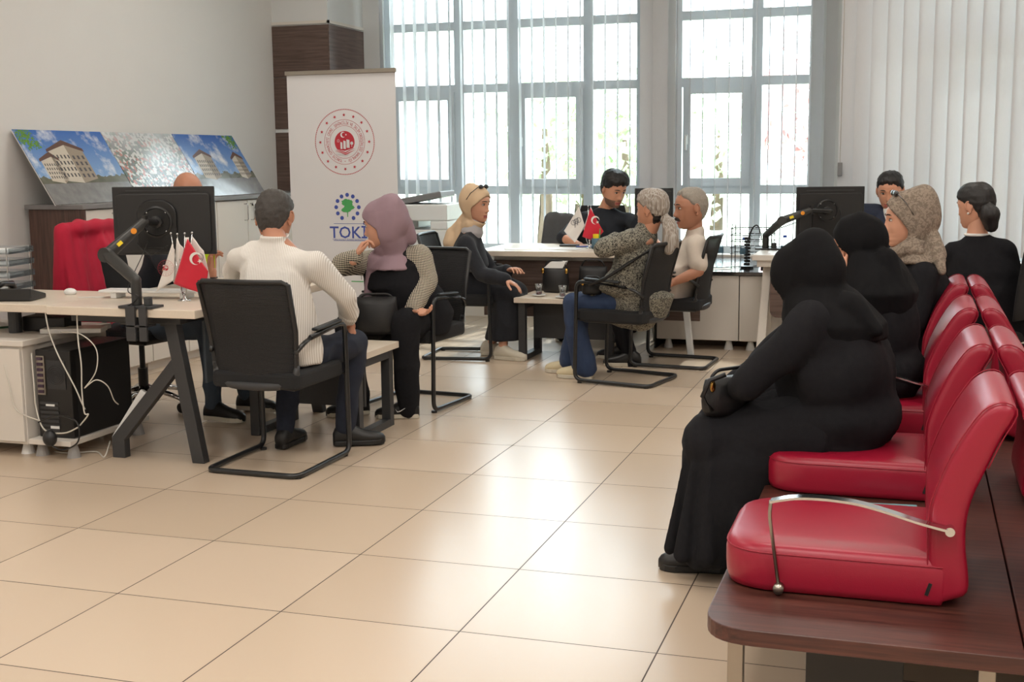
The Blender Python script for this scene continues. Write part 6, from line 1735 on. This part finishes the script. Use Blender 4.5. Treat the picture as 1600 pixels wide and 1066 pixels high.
st = MB(); st.tube([onY(1020, 388, 7.53), onY(985, 410, 7.50), onY(946, 435, 7.50), onY(920, 446, 7.52)], .012, 6); p.addmb('bag_strap', st, M_bag, smooth=True)
wb = MB(); wb.tube([onY(958, 350 + 0 * q, 7.5) for q in range(2)], .001)
handbag(tuple(onY(925, 460, 7.62)), .13, .07, .09, M_bag, 'small black bag with gold chain on the lap of the grey ponytail woman', rz=.2)

# ---- man with the moustache --------------------------------------------------------------------------------
p = Person('grey haired man with dark moustache in beige polo shirt', (-1.54, 8.46), (-1, 0), M_skin_tan)
p.pose(pelvis=(-1.56, 8.46, .53), waist=(-1.49, 8.46, .68), chest=onY(1077, 402, 8.46), neck=onY(1086, 364, 8.46), head=onY(1079, 326, 8.44), hf=(-.86, -.45, -.05), shL=onY(1088, 383, 8.30), shR=onY(1082, 378, 8.64),
       elL=onY(1092, 424, 8.24), wrL=onY(1052, 441, 8.20), elR=onY(1062, 424, 8.68), wrR=(-1.72, 8.6, .62), knL=(-1.98, 8.34, .51), knR=(-1.98, 8.58, .51), anL=onY(988, 568, 8.28), anR=(-1.92, 8.56, .09), toL=(-1, -.1, 0), toR=(-1, .1, 0))
p.body(nose=1.15, hand_args=D(L=D(n=(0, 0, -1), curl=.35)), brow=M_brow, hs=1.15)
p.top(M_beige_polo, name='polo_shirt', sleeve=.72, k=1.10, belly=.05, arm=1.15, extra=lambda m: m.cap(p.J['neck'] - V(0, 0, .02), p.J['neck'] + V(.006, 0, .012), .070, .066, 24))
p.trousers(M_black_cloth, k=1.02); p.shoes(M_shoe_black, M_sole_white)
p.hair(M_hair_grey, thick=.008, line=D(front=.078, temple=.05, ear=.012, nape=-.08), amp=.0015)
mu = MB(); mu.tube([p.HL((x, float(head_pt(np.array([math.asin(min(.95, abs(x) / .07))]), np.array([-.056]), .004, 0)[1][0]), -.055 - 9 * x * x)) for x in np.linspace(-.034, .034, 11)], [.004, .008, .010, .0105, .010, .009, .010, .0105, .010, .008, .004], 8)
p.addmb('moustache', mu, M_brow, smooth=True)

# ---- man behind the right monitor ----------------------------------------------------------------------------
p = Person('dark haired man in navy jacket and white shirt behind the right monitor', (-.15, 9.50), (0, -1), M_skin)
p.pose(pelvis=(-.15, 9.50, .53), waist=(-.15, 9.48, .70), chest=(-.155, 9.45, .86), neck=(-.16, 9.43, 1.03), head=onY(1391, 300, 9.40), hf=(-.15, -1, -.22), shR=(-.345, 9.44, 1.0), shL=(.03, 9.44, 1.0), elR=(-.39, 9.30, .79), elL=(.06, 9.30, .79), wrR=(-.28, 9.12, .79), wrL=(-.02, 9.10, .79))
p.body(hs=1.08); p.top(M_navy, name='jacket', sleeve=1.95, k=1.08, arm=1.12)
sc = MB(); sc.cap(p.J['neck'] + V(0, -.05, .0), p.J['chest'] + V(0, -.10, 0), .05, .04); p.add('shirt_front', fuse(sc, .008, 3), M_paper)
p.trousers(M_black_cloth); p.shoes(M_shoe_black, M_shoe_black); p.hair(M_hair_black, thick=.013, line=D(front=.066, temple=.04, ear=.01, nape=-.06), top=1.3)

# ---- foremost woman in black ------------------------------------------------------------------------------------
p = Person('large woman in black headscarf and long black coat on the second red seat', (-.19, 4.2), (-1, 0), M_skin)
p.pose(pelvis=(-.20, 4.2, .55), waist=(-.22, 4.2, .70), chest=(-.25, 4.2, .84), neck=(-.285, 4.2, .925), head=(-.330, 4.2, 1.0), hf=(-1, .45, -.42), shL=(-.29, 4.04, .875), shR=(-.29, 4.36, .875), elL=(-.49, 4.0, .68), wrL=(-.56, 4.12, .625), elR=(-.50, 4.40, .68), wrR=(-.57, 4.26, .63),
       knL=(-.66, 4.08, .46), knR=(-.66, 4.30, .46), anL=(-.62, 4.14, .09), anR=(-.60, 4.30, .09), toL=(-1, -.12, 0), toR=(-1, .05, 0), hpL=(-.2, 4.1, .54), hpR=(-.2, 4.3, .54))
p.body(hand_args=D(L=D(d=(-.3, .6, -.3), n=(.3, 0, -1), curl=.6), R=D(d=(-.3, -.6, -.3), n=(.3, 0, -1), curl=.6)), hs=.98, ears=False)
def ab(m):
    X, Y = V(1, 0, 0), V(0, 1, 0)
    m.ell((-.20, 4.2, .56), (.185, .235, .125)); m.ell((-.22, 4.2, .70), (.185, .235, .20)); m.ell((-.26, 4.2, .82), (.165, .215, .15))
    m.cap((-.22, 4.10, .545), (-.50, 4.09, .490), .115, .095); m.cap((-.22, 4.30, .545), (-.50, 4.30, .490), .115, .095)
p.top(M_black_cloth, name='black_coat', sleeve=1.92, k=1.12, arm=1.22, belly=.05, extra=ab, amp=.013, freq=14, vox=.009, smooth=22, seed=4)
sk = MB(); X, Y = V(1, 0, 0), V(0, 1, 0)
sk.eloft([(V(-.50, 4.19, .50), X, Y, .20, .20), (V(-.52, 4.19, .42), X, Y, .215, .225), (V(-.555, 4.19, .30), X, Y, .180, .23), (V(-.595, 4.19, .18), X, Y, .150, .225), (V(-.605, 4.19, .10), X, Y, .145, .23), (V(-.60, 4.19, .055), X, Y, .13, .22)], 32)
sk.cap((-.30, 4.10, .515), (-.61, 4.095, .462), .118, .112, 20); sk.cap((-.30, 4.30, .515), (-.61, 4.29, .462), .118, .112, 20); sk.cap((-.40, 4.2, .50), (-.62, 4.2, .44), .11, .11, 20)
for q_, (x0_, y0_, x1_, y1_) in enumerate(((-.70, 4.05, -.745, 4.02), (-.66, 3.99, -.69, 3.965), (-.60, 3.97, -.60, 3.95), (-.53, 3.97, -.50, 3.955), (-.70, 4.2, -.755, 4.2), (-.69, 4.33, -.73, 4.36))): sk.cap((x0_, y0_ + .02, .40), (x1_, y1_ + .02, .10), .016, .026, 10)
p.add('long_skirt', wrinkle(fuse(sk, .008, 9), .010, 15, (0.1, 0, 1), .12, 11), M_black_cloth)
p.shoes(M_shoe_black, M_shoe_black, L=.24)
def cape(m):
    n = p.J['neck']; X, Y = V(1, 0, 0), V(0, 1, 0)
    m.eloft([(V(-.295, 4.2, 1.0), X, Y, .09, .10), (V(-.265, 4.2, .93), X, Y, .135, .17), (V(-.235, 4.2, .87), X, Y, .165, .205), (V(-.215, 4.2, .82), X, Y, .15, .19)], 28)
    m.cap((-.19, 4.1, .92), (-.10, 4.06, .86), .06, .022); m.cap((-.20, 4.2, .91), (-.09, 4.2, .85), .06, .022)
    for q in range(0): m.tube([V(-.22 - .03 * q, 4.10 - .012 * q, 1.07 - .03 * q), V(-.17 - .02 * q, 4.06 - .01 * q, .96 - .02 * q), V(-.10 - .03 * q, 4.03, .865 - .01 * q)], [.008, .013, .008], 8)
p.hijab(M_black_scarf, cape=cape, hole=True, puff=.016, back=.03, neckr=.09, amp=.005, freq=22, hw=.07, ztop=.05)
hb = handbag((-.565, 4.10, .565), .22, .10, .12, M_bag, 'black handbag with gold buckles on the lap of the foremost woman in black', rz=.9)
bs = MB().tube([(-.60, 3.99, .59), (-.63, 3.97, .64), (-.61, 3.99, .69), (-.56, 4.0, .71)], .008, 6)
tag(bs.build('bag_handle_loop', M_bag, smooth=True), 'black strap loop sticking up beside the elbow of the foremost woman', 'strap')

# ---- second woman in black ------------------------------------------------------------------------------------------
p = Person('woman in black headscarf holding her hand to her face, on the third red seat', (-.05, 5.13), (-1, 0), M_skin)
p.pose(pelvis=(-.10, 5.13, .55), waist=(-.11, 5.13, .70), chest=(-.12, 5.13, .86), neck=(-.155, 5.13, .985), head=onY(1341, 385, 5.13), hf=(-1, .12, -.25), shL=(-.13, 4.99, .87), shR=(-.13, 5.27, .87), elL=(-.30, 4.98, .74), wrL=onY(1313, 436, 5.05), elR=(-.34, 5.28, .72), wrR=(-.44, 5.15, .66),
       hpL=(-.1, 5.04, .53), hpR=(-.1, 5.22, .53), knL=(-.54, 5.04, .50), knR=(-.54, 5.24, .50), anL=(-.54, 5.04, .09), anR=(-.54, 5.24, .09))
p.body(hand_args=D(L=D(d=(-.05, .25, 1), n=(.6, .8, 0), curl=.3, thumb=.3)), hs=.97, ears=False, hand_scale=.88)
def ab2(m):
    m.ell((-.10, 5.13, .57), (.17, .21, .12)); m.ell((-.11, 5.13, .74), (.15, .20, .2))
p.top(M_black_cloth, name='black_coat', sleeve=1.85, k=1.08, arm=1.12, extra=ab2, amp=.007)
p.trousers(M_black_cloth, k=1.15, flare=1.3); p.shoes(M_shoe_black, M_shoe_black)
def cape(m):
    X, Y = V(1, 0, 0), V(0, 1, 0)
    m.eloft([(V(-.16, 5.13, 1.03), X, Y, .09, .10), (V(-.14, 5.13, .96), X, Y, .125, .17), (V(-.13, 5.13, .88), X, Y, .16, .225), (V(-.13, 5.13, .78), X, Y, .14, .19)], 26)
    m.cap((-.1, 5.05, 1.0), (-.05, 5.0, .9), .05, .03)
p.hijab(M_black_scarf, cape=cape, puff=.010, back=.006, hw=.078, amp=.004, seed=9)
wt = MB().ell(p.J['wrL'] + V(-.015, -.02, .06), (.012, .012, .03)); p.addmb('tissue', wt, M_paper, smooth=True)

# ---- woman in the patterned scarf --------------------------------------------------------------------------------------
p = Person('woman in taupe patterned headscarf with sunglasses on top, in profile', (.04, 6.07), (-1, 0), M_skin_pale)
p.pose(pelvis=(.03, 6.07, .55), waist=(.03, 6.07, .72), chest=onY(1440, 440, 6.07), neck=onY(1433, 392, 6.07), head=onY(1418, 345, 6.07), hf=(-1, -.16, -.03), shL=onY(1444, 432, 5.93), shR=onY(1430, 424, 6.22), elL=(.02, 5.86, .66), elR=(-.02, 6.30, .68), wrL=(-.25, 5.95, .62), wrR=(-.25, 6.2, .62),
       hpL=(.03, 5.98, .53), hpR=(.03, 6.16, .53), knL=(-.40, 5.97, .50), knR=(-.40, 6.17, .50), anL=(-.40, 5.97, .09), anR=(-.40, 6.17, .09))
p.body(nose=1.2, hs=1.05, ears=False)
p.top(M_black_cloth, name='black_top', sleeve=1.9, k=1.08, arm=1.05, bust=.02, amp=.005)
p.trousers(M_black_cloth, k=1.1); p.shoes(M_shoe_black, M_shoe_black)
def cape(m):
    n = p.J['neck']; X, Y = V(1, 0, 0), V(0, 1, 0)
    m.eloft([(n + V(0, 0, .03), X, Y, .085, .085), (n - V(0, 0, .01), X, Y, .105, .11), (n - V(-.01, 0, .05), X, Y, .12, .135)], 24)
    m.cap(onY(1418, 388, 6.02), onY(1400, 406, 6.0), .045, .03); m.cap(onY(1402, 398, 6.0), onY(1388, 412, 5.98), .035, .014)
    m.cap(onY(1455, 370, 6.04), onY(1468, 400, 5.98), .035, .03); m.cap(onY(1466, 395, 5.98), onY(1472, 424, 5.93), .03, .018)
    for q in range(5): m.tube([onY(1425 + 5 * q, 372 + q, 5.98), onY(1412 + 6 * q, 384 + 3 * q, 5.96), onY(1396 + 12 * q, 400 - 2 * q, 5.96)], [.007, .011, .007], 8)
p.hijab(M_brown_scarf, cape=cape, puff=.010, back=.030, neckr=.074, hw=.083, ztop=.070, zbot=-.114, amp=.004, freq=30, bulge=.010, seed=12)
sg = MB()
for sd in (-1, 1):
    sg.tube([p.HL((sd * .098, -.01, .03)), p.HL((sd * .096, .02, .08)), p.HL((sd * .065, .05, .120))], .0022, 6)
    sg.ell(p.HL((sd * .034, .055, .122)), (.028, .012, .014), R=p.HR)
p.addmb('sunglasses', sg, M_black_gloss, smooth=True)
handbag((-.10, 6.0, .60), .24, .11, .13, M_beige_bag, 'taupe bag on the lap of the woman in the patterned headscarf', rz=1.2)

# ---- woman with the dark ponytail --------------------------------------------------------------------------------------------
p = Person('woman with dark ponytail and black jacket seen from behind at the right edge', (.42, 7.12), (-.25, 1), M_skin_pale)
p.pose(pelvis=(.44, 7.08, .54), waist=(.42, 7.06, .70), chest=onY(1535, 415, 7.08), neck=onY(1526, 366, 7.10), head=onY(1524, 323, 7.12), hf=(-.80, .55, -.10), shL=onY(1492, 398, 7.14), shR=onY(1570, 392, 7.06), elL=onY(1482, 440, 7.2), elR=onY(1584, 445, 7.12), wrL=(.15, 7.42, .72), wrR=(.45, 7.45, .70))
p.body(hs=.98)
p.top(M_black_cloth, name='black_jacket', sleeve=1.9, k=1.12, arm=1.18, amp=.006)
p.trousers(M_black_cloth, k=1.05); p.shoes(M_shoe_black, M_shoe_black)
pt = MB(); pt.cap(onY(1540, 322, 7.06), onY(1547, 336, 7.03), .035, .052); pt.cap(onY(1547, 336, 7.03), onY(1549, 352, 7.03), .052, .036)
p.hair(M_hair_black, thick=.014, line=D(front=.06, temple=.03, ear=.018, nape=-.075), amp=.0012, extra=wrinkle(fuse(pt, .007, 3), .004, 60, (0, 0, 1), .2, 3))
ss = MB().tube([p.J['neck'] + V(.057 * math.cos(t), .057 * math.sin(t), -.002) for t in np.linspace(0, 2 * PI, 21)[:-1]], .008, 8, closed=True); p.addmb('collar', ss, M_paper, smooth=True)
er = MB().ell(p.HL((-.085, -.008, -.035)), .006); p.addmb('earring', er, M_pearl, smooth=True)
